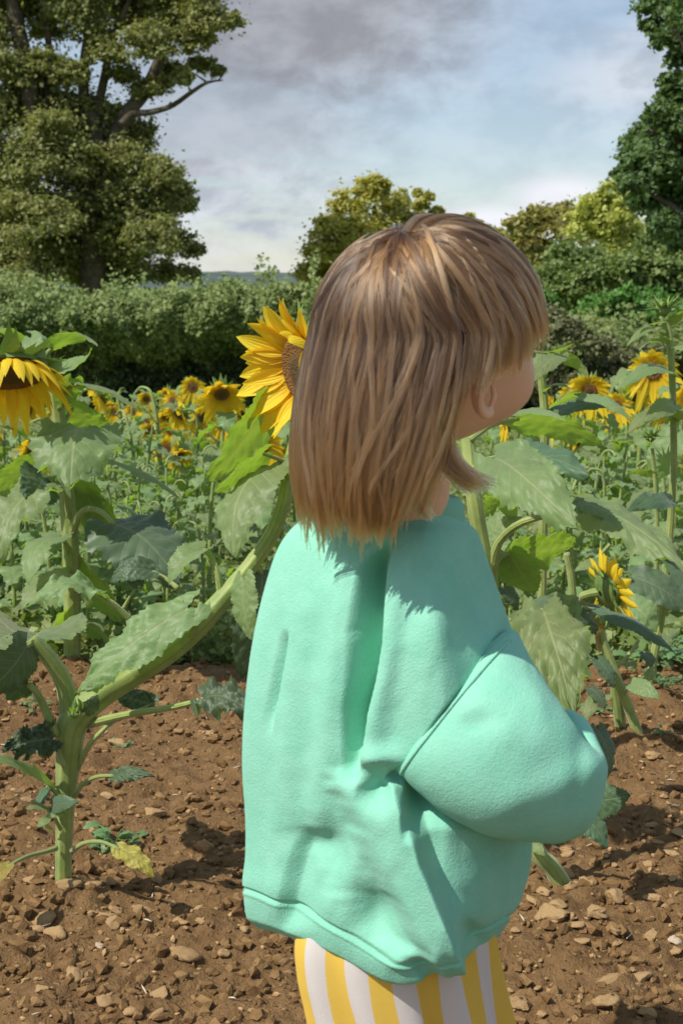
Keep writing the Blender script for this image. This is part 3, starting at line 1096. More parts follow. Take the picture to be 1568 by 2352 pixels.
def flower_geo(center, axis, R, seed=0, tilt=0.3, droop=0.25, disc=0.5, npet=21, res=(7, 5), bract=1.0, layers=2, short=0.0, pw=1.0):
    """returns (receptacle, petals, disc) builders for one flower head"""
    r = np.random.default_rng(seed)
    c, a = np.asarray(center, float), nrm(np.asarray(axis, float))
    u = nrm(np.cross(a, A(0.2, 0.1, 1)))
    w = np.cross(a, u)
    rd = R * disc
    md = MB()
    k, m = 12, 36
    rr = np.linspace(0.02, 1, k)
    an = np.linspace(0, 6.2832, m, endpoint=False)
    V = np.zeros((k, m, 3))
    uv = np.zeros((k, m, 2))
    for i, q in enumerate(rr):
        h = 0.16 * rd * (1 - q ** 2) + 0.07 * rd * math.sin(q * 9) * q - (0.22 * rd if q == 1 else 0)
        jit = 1 + 0.03 * r.normal(size=m)
        V[i] = c + a * h + ((np.cos(an) * q * rd * jit)[:, None] * u + (np.sin(an) * q * rd * jit)[:, None] * w)
        uv[i, :, 0] = q
        uv[i, :, 1] = an / 6.2832
    md.grid(V, uv, wrap=True)
    mp = MB()
    nrw, ncl = res
    s = np.linspace(0, 1, nrw)
    for L in range(layers):
        for i in range(npet):
            if r.random() < 0.05:
                continue
            ph = (i + 0.5 * L + r.uniform(-0.28, 0.28)) / npet * 6.2832
            d = math.cos(ph) * u + math.sin(ph) * w
            side = np.cross(a, d)
            tl = tilt * r.uniform(0.4, 1.35) - 0.10 * L
            ln = (R - rd * 0.85) * r.uniform(0.78, 1.12) * (1 - short * max(0, d[2]))
            wd = ln * r.uniform(0.17, 0.27) * pw
            dirp = nrm(d * math.cos(tl) + a * math.sin(tl))
            up = np.cross(side, dirp)
            pr = np.sin(math.pi * np.clip(s * 0.93 + 0.055, 0, 1)) ** 0.8 * (1 - 0.25 * s)
            pr[-1] = 0.02
            b0 = c + d * rd * 0.9 - a * rd * (0.06 + 0.06 * L)
            ctr = b0 + s[:, None] * ln * dirp + (r.uniform(-0.25, 0.25) * ln * s ** 2)[:, None] * up \
                + (r.uniform(-0.12, 0.12) * ln * s ** 2)[:, None] * side - A(0, 0, 1) * (droop * r.uniform(0.6, 1.3) * ln * s ** 2)[:, None]
            tw = r.uniform(-0.5, 0.5)
            tc = np.linspace(-1, 1, ncl)
            V = np.zeros((nrw, ncl, 3))
            uv = np.zeros((nrw, ncl, 2))
            for q in range(nrw):
                sd = side * math.cos(tw * s[q]) + up * math.sin(tw * s[q])
                un = up * math.cos(tw * s[q]) - side * math.sin(tw * s[q])
                V[q] = ctr[q] + (tc * wd * pr[q])[:, None] * sd - (wd * 0.35 * (tc ** 2 - 0.3) * pr[q])[:, None] * un
                uv[q, :, 0] = s[q]
                uv[q, :, 1] = tc * 0.5 + 0.5
            mp.grid(V, uv)
    mr = MB()
    k = 6
    V = np.zeros((k, 20, 3))
    an = np.linspace(0, 6.2832, 20, endpoint=False)
    for i in range(k):
        q = i / (k - 1)
        rad = rd * (0.16 + 0.92 * math.sin(q * 1.5708))
        hh = -rd * (0.62 - 0.5 * q ** 1.5)
        V[i] = c + a * hh + (np.cos(an) * rad)[:, None] * u + (np.sin(an) * rad)[:, None] * w
    mr.grid(V, wrap=True)
    for i in range(26):
        ph = i / 26 * 6.2832 + r.uniform(-0.1, 0.1)
        d = math.cos(ph) * u + math.sin(ph) * w
        side = np.cross(a, d)
        ln = R * r.uniform(0.35, 0.6) * bract
        back = r.uniform(-0.15, 0.9)
        dirp = nrm(d - a * back * 0.7 + A(0, 0, -0.1))
        b0 = c + d * rd * 0.85 - a * rd * r.uniform(0.12, 0.4)
        ss = np.linspace(0, 1, 5)
        cur = r.uniform(-0.3, 0.4)
        ctr = b0 + (ss * ln)[:, None] * dirp + (cur * ln * ss ** 2)[:, None] * a * -1
        ww = ln * 0.26 * np.array([0.9, 1.0, 0.62, 0.28, 0.02])
        V = np.stack([ctr - side * ww[:, None], ctr + a * 0.15 * ww[:, None], ctr + side * ww[:, None]], 1)
        mr.grid(V)
    return mr, mp, md


def add_flower(root, *args, **kw):
    mr, mp, md = flower_geo(*args, **kw)
    h = obj('flower_head', mr, MATS['bract'], root)
    obj('petals', mp, MATS['petal'], h)
    obj('seed_disc', md, MATS['disc'], h)
    return h


def px(n, y):
    return n / F_PX * y


SEED = [100]


def hleaf(root, b, t, wpx, n, mat='sunflower_leaf', pet=None, pr=6.0, **kw):
    """a leaf of a near plant: b and t = (u, v, depth) of its base and tip, pet = points of its stalk before the base"""
    SEED[0] += 1
    mb = MB()
    B_, T_ = P(*b), P(*t)
    leaf_geo(mb, B_, T_, n, px(wpx, (b[2] + t[2]) / 2), seed=SEED[0], **kw)
    o = obj('leaf', mb, MATS[mat], root)
    if pet:
        pts = [P(*q) for q in pet] + [B_ + (T_ - B_) * 0.02]
        m2 = MB()
        petiole_geo(m2, pts, px(pr * 1.15, b[2]), px(pr * 0.8, b[2]))
        obj('stalk', m2, MATS['stem'], o)
    return o


def stem_part(root, pts, rad, name='stem', seg=18, ridge=0.035, n=None, parent=None):
    mb = MB()
    q = [P(*p) for p in pts]
    mb.tube(q, [px(a, p[2]) for a, p in zip(rad, pts)], seg, n=n or 8 * len(q), ridge=ridge, nr=6)
    return obj(name, mb, MATS['stem'], parent or root)


# ---- plant with the forked thick stem on the left
gA = G(145, 2066)
SA = thing('sunflower', 'thick stemmed sunflower forking low, its leaning branch ending in the big bloom behind the hair', 'sunflower', gA, 'near sunflowers')
yA = gA[1]
stem_part(SA, [(146, 2078, yA), (147, 1960, yA), (151, 1850, yA), (157, 1750, yA), (165, 1670, yA), (190, 1630, yA), (240, 1590, yA), (310, 1546, yA - .02), (390, 1494, yA - .02),
               (455, 1437, yA - .01), (515, 1372, yA), (575, 1300, yA + .02), (625, 1225, yA + .03), (652, 1150, yA + .04), (668, 1060, yA + .05), (690, 960, yA + .07), (708, 875, yA + .10)],
          [19, 19.5, 22, 29, 37, 36, 33, 31, 29.5, 28, 24, 20, 18, 17, 16, 15, 14], n=110, seg=26)
stem_part(SA, [(168, 1720, yA + .0), (160, 1640, yA), (148, 1570, yA), (120, 1520, yA - .01), (85, 1478, yA - .02), (74, 1465, yA - .02)], [24, 23, 21, 19, 16, 14], name='side_branch', n=30)
add_flower(SA, P(690, 850, yA + .02), (-0.84, -0.52, -0.14), px(196, yA), pw=1.0, seed=5, tilt=0.62, droop=0.14, disc=0.41, npet=23, res=(9, 7), layers=2)
y = yA
hleaf(SA, (432, 1398, y - .06), (176, 1594, y - .10), 66, (-.45, -.72, .55), bend=.05, fold=-.05, puck=.16, wave=.10, pet=[(432, 1470, y - .02), (446, 1438, y - .04), (442, 1412, y - .06)], pr=8)
hleaf(SA, (227, 1367, y + .04), (66, 1362, y - .02), 40, (-.1, -.45, .85), bend=.16, curl=-.25, puck=.16, wave=.22, pet=[(300, 1425, y + .06), (262, 1388, y + .05)], pr=6)
hleaf(SA, (352, 1312, y + .06), (250, 1330, y + .06), 32, (.1, -.65, .6), 'shaded_leaf', bend=.22, curl=-.15, puck=.14, pet=[(410, 1352, y + .05), (380, 1328, y + .06)], pr=4.5)
hleaf(SA, (318, 1345, y + .05), (300, 1312, y + .06), 20, (.4, -.65, .4), 'shaded_leaf', bend=.1, pet=[(282, 1400, y + .06), (298, 1372, y + .06)], pr=3)
hleaf(SA, (470, 1262, y + .02), (384, 1338, y - .02), 36, (-.5, -.6, .5), bend=.12, fold=.35, pet=[(508, 1366, y), (500, 1320, y), (486, 1280, y + .01)], pr=7)
hleaf(SA, (618, 1072, y + .03), (526, 1264, y - .10), 84, (-.55, -.70, .45), bend=.12, fold=-.18, puck=.10, pet=[(655, 1120, y + .04), (645, 1085, y + .04)], pr=7)
hleaf(SA, (628, 915, y + .10), (466, 1106, y + .06), 74, (-.62, .62, .48), bend=-.04, fold=.06, puck=.05, tooth=.05)
hleaf(SA, (606, 1040, y + .02), (484, 1126, y - .02), 46, (-.25, .60, .75), bend=-.03, puck=.05, pet=[(668, 1098, y + .03), (652, 1062, y + .03)], pr=5)
hleaf(SA, (602, 1312, y + .04), (552, 1560, y - .02), 72, (.60, -.78, .12), 'shaded_leaf', bend=.08, fold=-.10, puck=.07, pet=[(585, 1300, y + .02)], pr=7)
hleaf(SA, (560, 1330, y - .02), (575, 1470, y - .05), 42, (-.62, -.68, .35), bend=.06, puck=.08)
hleaf(SA, (466, 1606, y - .10), (590, 1640, y - .16), 50, (.1, -.66, .70), 'shaded_leaf', bend=.14, puck=.30, wave=.25, pet=[(205, 1662, y), (300, 1640, y - .04), (400, 1624, y - .08)], pr=8)
hleaf(SA, (352, 1616, y + .16), (262, 1598, y + .16), 27, (.5, -.75, .1), 'shaded_leaf', bend=.1, puck=.34, wave=.2, pet=[(250, 1664, y + .05), (276, 1650, y + .12)], pr=4)
hleaf(SA, (74, 1470, y), (-20, 1372, y + .16), 86, (-.1, .60, .78), bend=-.05, puck=.06, tooth=.06)
hleaf(SA, (86, 1462, y + .02), (190, 1400, y + .16), 62, (.1, .62, .76), bend=-.05, puck=.06)
hleaf(SA, (62, 1484, y - .04), (-34, 1600, y - .10), 62, (.72, -.66, .05), 'shaded_leaf', bend=.05, puck=.04, pet=[(80, 1476, y - .02)], pr=6)
hleaf(SA, (-5, 1468, y - .06), (-110, 1560, y - .14), 60, (-.3, -.6, .7), bend=.1, pet=[(76, 1486, y - .02), (40, 1476, y - .04)], pr=7)
hleaf(SA, (66, 1570, y - .03), (16, 1612, y - .03), 34, (.6, -.7, .1), 'shaded_leaf', bend=-.1, pet=[(128, 1690, y - .02), (104, 1630, y - .02), (84, 1590, y - .03)], pr=9)
hleaf(SA, (62, 1566, y - .03), (-30, 1590, y - .08), 24, (.3, .6, .7), bend=.1)
hleaf(SA, (122, 1698, y - .03), (4, 1722, y - .08), 40, (.1, -.80, .50), 'shaded_leaf', bend=.10, puck=.55, wave=.35, tooth=.12, pet=[(150, 1760, y - .03), (134, 1722, y - .03)], pr=4)
hleaf(SA, (262, 1782, y - .06), (348, 1778, y - .10), 20, (.0, -.75, .60), 'shaded_leaf', bend=.08, puck=.35, wave=.2, pet=[(168, 1832, y - .02), (192, 1800, y - .04), (225, 1784, y - .05)], pr=5)
hleaf(SA, (274, 1950, y - .10), (354, 2008, y - .14), 27, (.25, -.62, .70), 'yellow_leaf', bend=.08, puck=.14, wave=.15, pet=[(166, 1954, y - .02), (196, 1936, y - .05), (235, 1934, y - .08)], pr=5)
hleaf(SA, (18, 1990, y - .12), (-40, 2060, y - .16), 22, (-.2, -.6, .7), 'yellow_leaf', pet=[(130, 1948, y - .02), (105, 1956, y - .04), (60, 1968, y - .08)], pr=5)
hleaf(SA, (110, 1806, y - .02), (-60, 1735, y - .10), 20, (0, -.5, .8), pet=[(140, 1838, y - .02), (124, 1816, y - .02)], pr=5)
stem_part(SA, [(178, 1765, y), (205, 1712, y - .02), (238, 1676, y - .02), (262, 1652, y - .01)], [8, 6.5, 6, 5], name='stalk', seg=8)
stem_part(SA, [(140, 1905, y - .02), (118, 1866, y - .04), (96, 1850, y - .05), (70, 1836, y - .05)], [5, 4, 3.5, 2], name='stalk', seg=8)
for b_, t_, w_, n_ in [((108, 1812, y - .02), (92, 1858, y - .05), 18, (-.4, -.7, .4)), ((100, 1856, y - .05), (62, 1856, y - .07), 14, (-.2, -.5, .8)), ((112, 1880, y - .03), (86, 1900, y - .04), 12, (-.2, -.6, .7)),
                       ((120, 1850, y - .04), (178, 1842, y - .08), 22, (.3, -.8, .4)), ((112, 1868, y - .04), (150, 1868, y - .06), 14, (.2, -.7, .5)), ((118, 1905, y - .02), (98, 1872, y - .03), 12, (-.5, -.7, .3))]:
    hleaf(SA, b_, t_, w_, n_, 'shaded_leaf' if w_ > 15 else 'sunflower_leaf', puck=.06, nr=24, nc=6)
# young shoots in the fork
for i in range(14):
    u0, v0 = 178 + random.uniform(-14, 14), 1640 + random.uniform(-16, 14)
    hleaf(SA, (u0, v0, y - .05), (u0 + random.uniform(-16, 16), v0 - random.uniform(8, 30), y - .07), random.uniform(4, 8), (random.uniform(-.5, .5), -.7, .4), nr=12, nc=4, puck=.02)
hleaf(SA, (196, 1636, y - .05), (224, 1598, y - .06), 22, (.4, -.8, .1), 'shaded_leaf', puck=.05)

# ---- nodding sunflower on the left
gB = G(165, 1538)
SB = thing('sunflower', 'nodding sunflower on an upright stem at the left edge, bloom hanging face down', 'sunflower', gB, 'near sunflowers')
y = gB[1]
stem_part(SB, [(166, 1545, y), (167, 1400, y), (164, 1280, y), (154, 1140, y), (140, 1010, y), (132, 930, y), (122, 868, y - .02), (92, 822, y - .05), (55, 808, y - .10), (35, 822, y - .13)],
          [19, 20, 19.5, 18, 17, 16, 15, 14, 13, 12], n=70)
add_flower(SB, P(24, 862, y - .20), (0.14, -0.42, -0.90), px(132, y), seed=11, tilt=0.30, droop=0.85, disc=0.56, npet=24, res=(8, 5), layers=2)
hleaf(SB, (118, 800, y - .05), (228, 786, y - .20), 27, (.15, .42, .88), bend=.10, pet=[(120, 850, y - .02), (110, 815, y - .04)], pr=6)
hleaf(SB, (116, 792, y - .06), (60, 760, y - .10), 16, (-.1, -.5, .8), bend=.1)
hleaf(SB, (92, 830, y - .16), (205, 792, y - .30), 26, (.1, -.72, .62), bend=-.14, fold=.3, puck=.1)
hleaf(SB, (48, 786, y - .12), (-30, 772, y - .22), 20, (0, .4, .9), bend=.16)
hleaf(SB, (72, 776, y - .16), (110, 840, y - .22), 24, (-.2, -.75, .5), bend=.2)
hleaf(SB, (180, 880, y - .06), (322, 932, y - .10), 30, (.15, .2, .97), bend=.06, fold=-.3, pet=[(136, 940, y - .01), (152, 896, y - .03)], pr=5)
hleaf(SB, (168, 870, y - .05), (140, 940, y - .02), 34, (-.4, .7, .4), bend=.05)
hleaf(SB, (165, 935, y + .03), (262, 1004, y + .12), 46, (.05, .70, .66), bend=-.03, pet=[(140, 985, y)], pr=5)
hleaf(SB, (182, 984, y - .12), (166, 1128, y - .34), 104, (.1, -.84, .52), bend=.14, fold=-.16, puck=.09, wave=.12, pet=[(140, 1010, y - .01), (160, 985, y - .06)], pr=6)
hleaf(SB, (258, 1058, y - .04), (414, 1140, y - .08), 30, (.05, .08, .99), bend=.05, fold=-.25, pet=[(156, 1110, y), (205, 1070, y - .02)], pr=5)
hleaf(SB, (128, 1108, y - .14), (-14, 1268, y - .36), 66, (-.3, -.72, .58), bend=.12, puck=.12, wave=.14, pet=[(160, 1190, y - .01), (150, 1130, y - .06)], pr=6)
hleaf(SB, (98, 1095, y - .18), (60, 1150, y - .26), 60, (.55, -.75, .2), 'shaded_leaf', bend=.12, puck=.07)
hleaf(SB, (262, 1204, y - .18), (415, 1336, y - .34), 104, (.62, -.77, .10), 'shaded_leaf', bend=.10, fold=-.10, puck=.05, wave=.10, pet=[(166, 1228, y - .01), (188, 1176, y - .06), (226, 1172, y - .12)], pr=7)
hleaf(SB, (80, 1060, y + .02), (-16, 1126, y + .06), 44, (-.1, .72, .66), bend=-.03)
hleaf(SB, (70, 972, y + .0), (-50, 1004, y - .12), 38, (-.2, -.62, .72), bend=.1, puck=.10, pet=[(130, 985, y), (100, 962, y)], pr=4)
hleaf(SB, (168, 1110, y + .04), (268, 1206, y + .10), 50, (.1, .72, .66), bend=-.03)
hleaf(SB, (200, 1130, y + .05), (256, 1290, y + .08), 46, (.1, .75, .6), bend=-.03)
hleaf(SB, (160, 1320, y - .05), (50, 1400, y - .2), 50, (-.2, -.6, .75), pet=[(166, 1350, y), (162, 1325, y - .03)], bend=.14)
hleaf(SB, (172, 1296, y + .02), (290, 1420, y + .06), 56, (.1, .62, .76), bend=-.03)
hleaf(SB, (168, 1400, y), (98, 1480, y - .06), 42, (.0, .5, .8), bend=.08)
hleaf(SB, (170, 1430, y), (262, 1478, y - .02), 40, (.2, .6, .7), bend=.06)
hleaf(SB, (140, 1236, y - .05), (60, 1330, y - .2), 48, (-.3, -.6, .7), bend=.15, pet=[(164, 1290, y), (152, 1250, y - .03)], pr=5)

# ---- plant behind the child on the right
gC = G(1294, 2034)
SCp = thing('sunflower', 'leafy leaning sunflower with broad leaves right behind the child', 'sunflower', gC, 'near sunflowers')
y = gC[1]
stem_part(SCp, [(1300, 2048, y), (1268, 1995, y), (1222, 1930, y), (1176, 1700, y), (1140, 1480, y), (1120, 1340, y), (1102, 1230, y), (1086, 1130, y), (1074, 1020, y + .03), (1066, 900, y + .06), (1060, 800, y + .08)],
          [24, 22, 21, 20, 20, 20, 19, 18, 16, 14, 12], n=80, seg=22)
add_flower(SCp, P(1010, 790, y + .05), (-0.7, -0.55, -0.3), px(95, y), seed=15, tilt=0.2, droop=0.3)
hleaf(SCp, (1142, 1048, y - .12), (1342, 1072, y - .26), 62, (.34, -.86, .38), 'shaded_leaf', bend=.05, fold=-.12, puck=.07, wave=.12, pet=[(1082, 1080, y), (1112, 1058, y - .06)], pr=6)
hleaf(SCp, (1136, 1052, y - .16), (1322, 1210, y - .36), 78, (-.25, -.80, .55), bend=.08, fold=-.10, puck=.13, wave=.12, tooth=.07)
hleaf(SCp, (1186, 962, y + .10), (1384, 1018, y + .16), 52, (.10, .62, .77), bend=.06, fold=-.12, puck=.07, tooth=.08, pet=[(1080, 1010, y + .02), (1130, 976, y + .06)], pr=5)
hleaf(SCp, (1180, 956, y + .06), (1300, 962, y - .04), 14, (-.1, -.6, .78), bend=.08)
hleaf(SCp, (1164, 1270, y + .02), (1316, 1246, y + .10), 86, (.02, .78, .62), bend=-.03, puck=.07, tooth=.05, pet=[(1128, 1400, y), (1130, 1330, y), (1142, 1285, y + .01)], pr=8)
hleaf(SCp, (1170, 1272, y + .02), (1226, 1362, y + .06), 50, (.05, .78, .62), bend=-.02, puck=.07)
hleaf(SCp, (1322, 1148, y - .12), (1590, 1312, y - .30), 56, (.22, -.78, .60), bend=.05, fold=-.26, puck=.12, wave=.14, pet=[(1126, 1318, y), (1142, 1250, y - .01), (1190, 1204, y - .04), (1262, 1180, y - .08)], pr=9)
hleaf(SCp, (1334, 1168, y - .13), (1540, 1286, y - .26), 34, (.62, -.72, .1), 'shaded_leaf', bend=.05, fold=-.1, puck=.06)
hleaf(SCp, (1118, 1225, y + .25), (1210, 1178, y + .24), 34, (-.25, -.62, .74), bend=.1, puck=.1)
hleaf(SCp, (1244, 1398, y - .10), (1312, 1632, y - .30), 92, (-.15, -.84, .52), bend=.12, fold=-.12, puck=.20, wave=.14, tooth=.08, pet=[(1140, 1500, y), (1170, 1430, y - .04), (1210, 1400, y - .08)], pr=7)
hleaf(SCp, (1226, 1410, y - .08), (1372, 1440, y - .12), 56, (.50, -.80, .25), 'shaded_leaf', bend=.12, fold=-.15, puck=.05)
hleaf(SCp, (1238, 1402, y - .06), (1196, 1452, y - .04), 20, (-.3, .5, .8), bend=.1)
hleaf(SCp, (1362, 1398, y + .05), (1552, 1494, y - .04), 30, (.42, -.50, .74), 'shaded_leaf', bend=.06, fold=-.25, puck=.05, pet=[(1150, 1500, y), (1240, 1430, y), (1310, 1396, y + .03)], pr=5)
hleaf(SCp, (1338, 1838, y - .05), (1446, 1828, y - .10), 46, (.55, -.72, .3), 'shaded_leaf', bend=.08, puck=.05, tooth=.08, pet=[(1206, 1840, y), (1270, 1836, y - .02)], pr=6)
hleaf(SCp, (1322, 1868, y - .08), (1398, 1944, y - .12), 38, (.50, -.75, .3), 'shaded_leaf', bend=.1, puck=.08)
hleaf(SCp, (1372, 1676, y - .02), (1396, 1790, y - .05), 34, (.6, -.7, .2), 'shaded_leaf', bend=.1)
hleaf(SCp, (1216, 1930, y - .02), (1250, 1965, y - .05), 16, (-.4, -.6, .5), bend=.1)
hleaf(SCp, (1100, 1180, y + .1), (1150, 1150, y + .1), 26, (.1, .7, .6), bend=.1)
hleaf(SCp, (1130, 1140, y + .2), (1185, 1195, y + .24), 30, (.2, .6, .7))
hleaf(SCp, (1156, 1350, y + .1), (1190, 1400, y + .1), 20, (.5, -.7, .1), 'shaded_leaf')

# ---- sunflower seen past the child's face
yF = 2.75
gF = A(P(1246, 1300, yF)[0], yF, float(zg(yF)))
SF = thing('sunflower', 'young sunflower with a leafy top close by the cheek', 'sunflower', gF, 'near sunflowers')
b0 = project(gF)
stem_part(SF, [(b0[0], b0[1], yF), (1244, 1350, yF), (1248, 1100, yF), (1250, 960, yF), (1244, 880, yF), (1236, 820, yF)], [11, 11, 11, 10.5, 10, 8], n=40, seg=14)
hleaf(SF, (1230, 804, yF), (1318, 786, yF - .1), 11, (0, .35, .9), bend=-.06)
hleaf(SF, (1284, 820, yF - .02), (1356, 868, yF - .06), 24, (-.1, .66, .72), bend=.12)
hleaf(SF, (1284, 816, yF - .05), (1222, 868, yF - .16), 27, (-.2, -.72, .62), bend=.05, puck=.10)
hleaf(SF, (1228, 822, yF - .05), (1252, 868, yF - .1), 24, (-.3, -.7, .6), bend=.1)
hleaf(SF, (1250, 905, yF), (1304, 884, yF - .08), 10, (-.1, -.5, .8), bend=.1)
hleaf(SF, (1255, 945, yF + .1), (1340, 905, yF + .2), 30, (0, .7, .7), bend=.06)
hleaf(SF, (1258, 960, yF + .0), (1420, 930, yF - .05), 30, (.2, -.5, .8), 'shaded_leaf', bend=.1, pet=[(1250, 1000, yF)], pr=4)
hleaf(SF, (1330, 915, yF - .05), (1448, 958, yF - .12), 22, (.1, -.5, .85), bend=.1, puck=.1)
hleaf(SF, (1245, 950, yF + .1), (1210, 1040, yF + .1), 34, (-.2, .7, .65))

# ---- branched plant whose bloom is seen from behind
gD = G(1466, 1690)
y = gD[1]
SD = thing('sunflower', 'branched sunflower with a fresh bloom seen from behind, facing right', 'sunflower', gD, 'near sunflowers')
stem_part(SD, [(1468, 1698, y), (1448, 1640, y), (1412, 1550, y), (1386, 1480, y), (1372, 1430, y), (1350, 1392, y - .02), (1336, 1372, y - .03), (1352, 1364, y - .04), (1384, 1358, y - .05)], [13, 12, 12, 11, 10, 9, 9, 10, 12], n=50, seg=14)
stem_part(SD, [(1424, 1668, y + .04), (1416, 1610, y + .03), (1404, 1540, y + .02), (1398, 1500, y)], [14, 13, 11, 10], name='side_branch', seg=14)
stem_part(SD, [(1404, 1545, y + .02), (1446, 1500, y + .04), (1466, 1470, y + .05)], [6, 5, 4], name='side_branch', seg=10)
stem_part(SD, [(1300, 1600, y + .3), (1316, 1450, y + .3), (1312, 1340, y + .3), (1300, 1270, y + .3)], [10, 10, 9, 8], name='side_branch', seg=10)
stem_part(SD, [(1340, 1310, y + .2), (1372, 1280, y + .2), (1400, 1250, y + .2)], [5, 5, 5], name='stalk', seg=8)
add_flower(SD, P(1400, 1354, y - .06), (0.88, 0.34, 0.28), px(98, y), seed=23, tilt=0.30, droop=0.05, disc=0.44, npet=15, res=(7, 5), bract=0.85)
hleaf(SD, (1375, 1290, y + .02), (1318, 1312, y), 14, (-.2, -.6, .6))
hleaf(SD, (1340, 1385, y - .02), (1285, 1424, y - .05), 18, (.3, -.7, .4), 'shaded_leaf')
hleaf(SD, (1452, 1326, y + .25), (1580, 1404, y + .2), 48, (.5, -.75, .25), 'shaded_leaf', bend=.1)
hleaf(SD, (1440, 1384, y + .15), (1508, 1448, y + .1), 40, (-.1, -.7, .65))
hleaf(SD, (1372, 1516, y - .03), (1410, 1580, y - .06), 24, (.5, -.75, .1), 'shaded_leaf')
hleaf(SD, (1354, 1580, y - .02), (1390, 1630, y - .06), 22, (.5, -.75, .1), 'shaded_leaf')
hleaf(SD, (1448, 1570, y - .06), (1514, 1606, y - .12), 22, (-.2, -.7, .6), puck=.12, pet=[(1430, 1600, y), (1440, 1580, y - .03)], pr=3)
hleaf(SD, (1386, 1440, y - .01), (1372, 1500, y - .02), 16, (-.4, .6, .5), 'yellow_leaf')
hleaf(SD, (1360, 1600, y - .02), (1344, 1660, y - .06), 12, (-.3, -.7, .5))
for u_, v_ in [(1400, 1595), (1480, 1500), (1500, 1540), (1440, 1520), (1530, 1460), (1350, 1620)]:
    hleaf(SD, (u_, v_, y + .05), (u_ + random.uniform(-40, 40), v_ + random.uniform(10, 40), y + .02), random.uniform(12, 20), (random.uniform(-.5, .5), -.7, .4), random.choice(['shaded_leaf', 'sunflower_leaf']))

# ---- tall thin plant at the right edge with a closed spiky bud
def bud(root, c, axis, R, seed):
    r = np.random.default_rng(seed)
    a = nrm(np.asarray(axis, float))
    u = nrm(np.cross(a, A(0.3, 1, 0.1)))
    w = np.cross(a, u)
    mb = MB()
    mb.tube([c - a * R * .5, c - a * R * .2, c + a * R * .15, c + a * R * .4], [R * .15, R * .5, R * .5, R * .15], 12, n=10)
    for i in range(34):
        ph = r.uniform(0, 6.28)
        d = math.cos(ph) * u + math.sin(ph) * w
        el = r.uniform(-0.25, 1.3)
        dr = nrm(d * math.cos(el) + a * math.sin(el))
        ln = R * r.uniform(0.7, 1.35)
        side = np.cross(dr, a + 0.01)
        side = nrm(side)
        b0 = c + d * R * 0.35 * math.cos(el * .6)
        ss = np.linspace(0, 1, 5)
        ctr = b0 + (ss * ln)[:, None] * dr + (r.uniform(-.1, .4) * ln * ss ** 2)[:, None] * d
        ww = R * 0.16 * np.array([0.9, 1.0, 0.6, 0.25, 0.02])
        mb.grid(np.stack([ctr - side * ww[:, None], ctr + nrm(np.cross(side, dr)) * 0.2 * ww[:, None], ctr + side * ww[:, None]], 1))
    return obj('bud', mb, MATS['bract'], root)


gE = G(1488, 1582)
y = gE[1]
SE = thing('sunflower', 'tall slender sunflower at the right edge with a closed spiky green bud', 'sunflower', gE, 'near sunflowers')
stem_part(SE, [(1486, 1590, y), (1502, 1500, y), (1520, 1400, y), (1530, 1300, y), (1540, 1180, y), (1546, 1060, y), (1545, 960, y), (1542, 860, y), (1537, 780, y), (1530, 735, y)], [10, 10, 9.5, 9, 8.5, 8, 8, 8, 7.5, 7], n=60, seg=14)
bud(SE, P(1522, 708, y), (-.1, -.1, 1), px(36, y), 3)
for b_, t_, w_, n_, m_, bd in [((1518, 772, y), (1440, 786, y - .1), 15, (0, -.4, .9), 'sunflower_leaf', .14), ((1535, 790, y), (1466, 804, y - .1), 14, (0, .5, .85), 'sunflower_leaf', .1),
                          ((1536, 742, y), (1585, 712, y - .05), 16, (.1, .5, .8), 'sunflower_leaf', .05), ((1525, 742, y), (1462, 752, y - .08), 8, (0, .4, .9), 'sunflower_leaf', .03), ((1545, 800, y), (1600, 820, y - .1), 20, (0, -.6, .8), 'sunflower_leaf', .1),
                          ((1540, 865, y), (1424, 880, y - .15), 26, (-.1, -.6, .75), 'sunflower_leaf', .12), ((1545, 930, y - .02), (1478, 968, y - .12), 26, (.1, -.7, .6), 'sunflower_leaf', .1),
                          ((1552, 965, y - .02), (1600, 940, y - .1), 24, (.2, -.6, .7), 'sunflower_leaf', .1), ((1538, 968, y), (1440, 985, y - .1), 26, (-.2, -.5, .8), 'sunflower_leaf', .15),
                          ((1540, 1150, y - .02), (1462, 1168, y - .1), 22, (.4, -.6, .6), 'shaded_leaf', .1), ((1545, 1290, y), (1590, 1400, y - .1), 36, (.3, -.8, .2), 'shaded_leaf', .1),
                          ((1528, 1350, y), (1470, 1400, y - .1), 30, (.3, .6, .6), 'sunflower_leaf', .1), ((1545, 1000, y + .1), (1500, 1110, y + .1), 40, (-.2, -.7, .6), 'sunflower_leaf', .1)]:
    hleaf(SE, b_, t_, w_, n_, m_, bend=bd, nr=30, nc=7)
yG = 3.35
gG = A(P(1506, 1400, yG)[0], yG, float(zg(yG)))
SG = thing('sunflower', 'thin single stem with a small dark green bud, left of the tall right edge stem', 'sunflower', gG, 'near sunflowers')
b0 = project(gG)
stem_part(SG, [(b0[0], b0[1], yG), (1506, 1340, yG), (1508, 1200, yG), (1503, 1100, yG), (1496, 1030, yG)], [6, 5.5, 5, 4.5, 5], n=30, seg=10)
bud(SG, P(1493, 1002, yG), (-.15, -.1, 1), px(26, yG), 8)
hleaf(SG, (1508, 1150, yG), (1440, 1172, yG - .1), 24, (.4, -.6, .65), 'shaded_leaf', bend=.1)
hleaf(SG, (1505, 1095, yG), (1440, 1085, yG), 14, (0, .6, .7), bend=.1)
hleaf(SG, (1508, 1240, yG), (1560, 1290, yG - .1), 26, (-.1, -.7, .6), bend=.1)

# ---- field sunflowers: four built once with their parts, copied through the rows
PROTO_H = 0.78


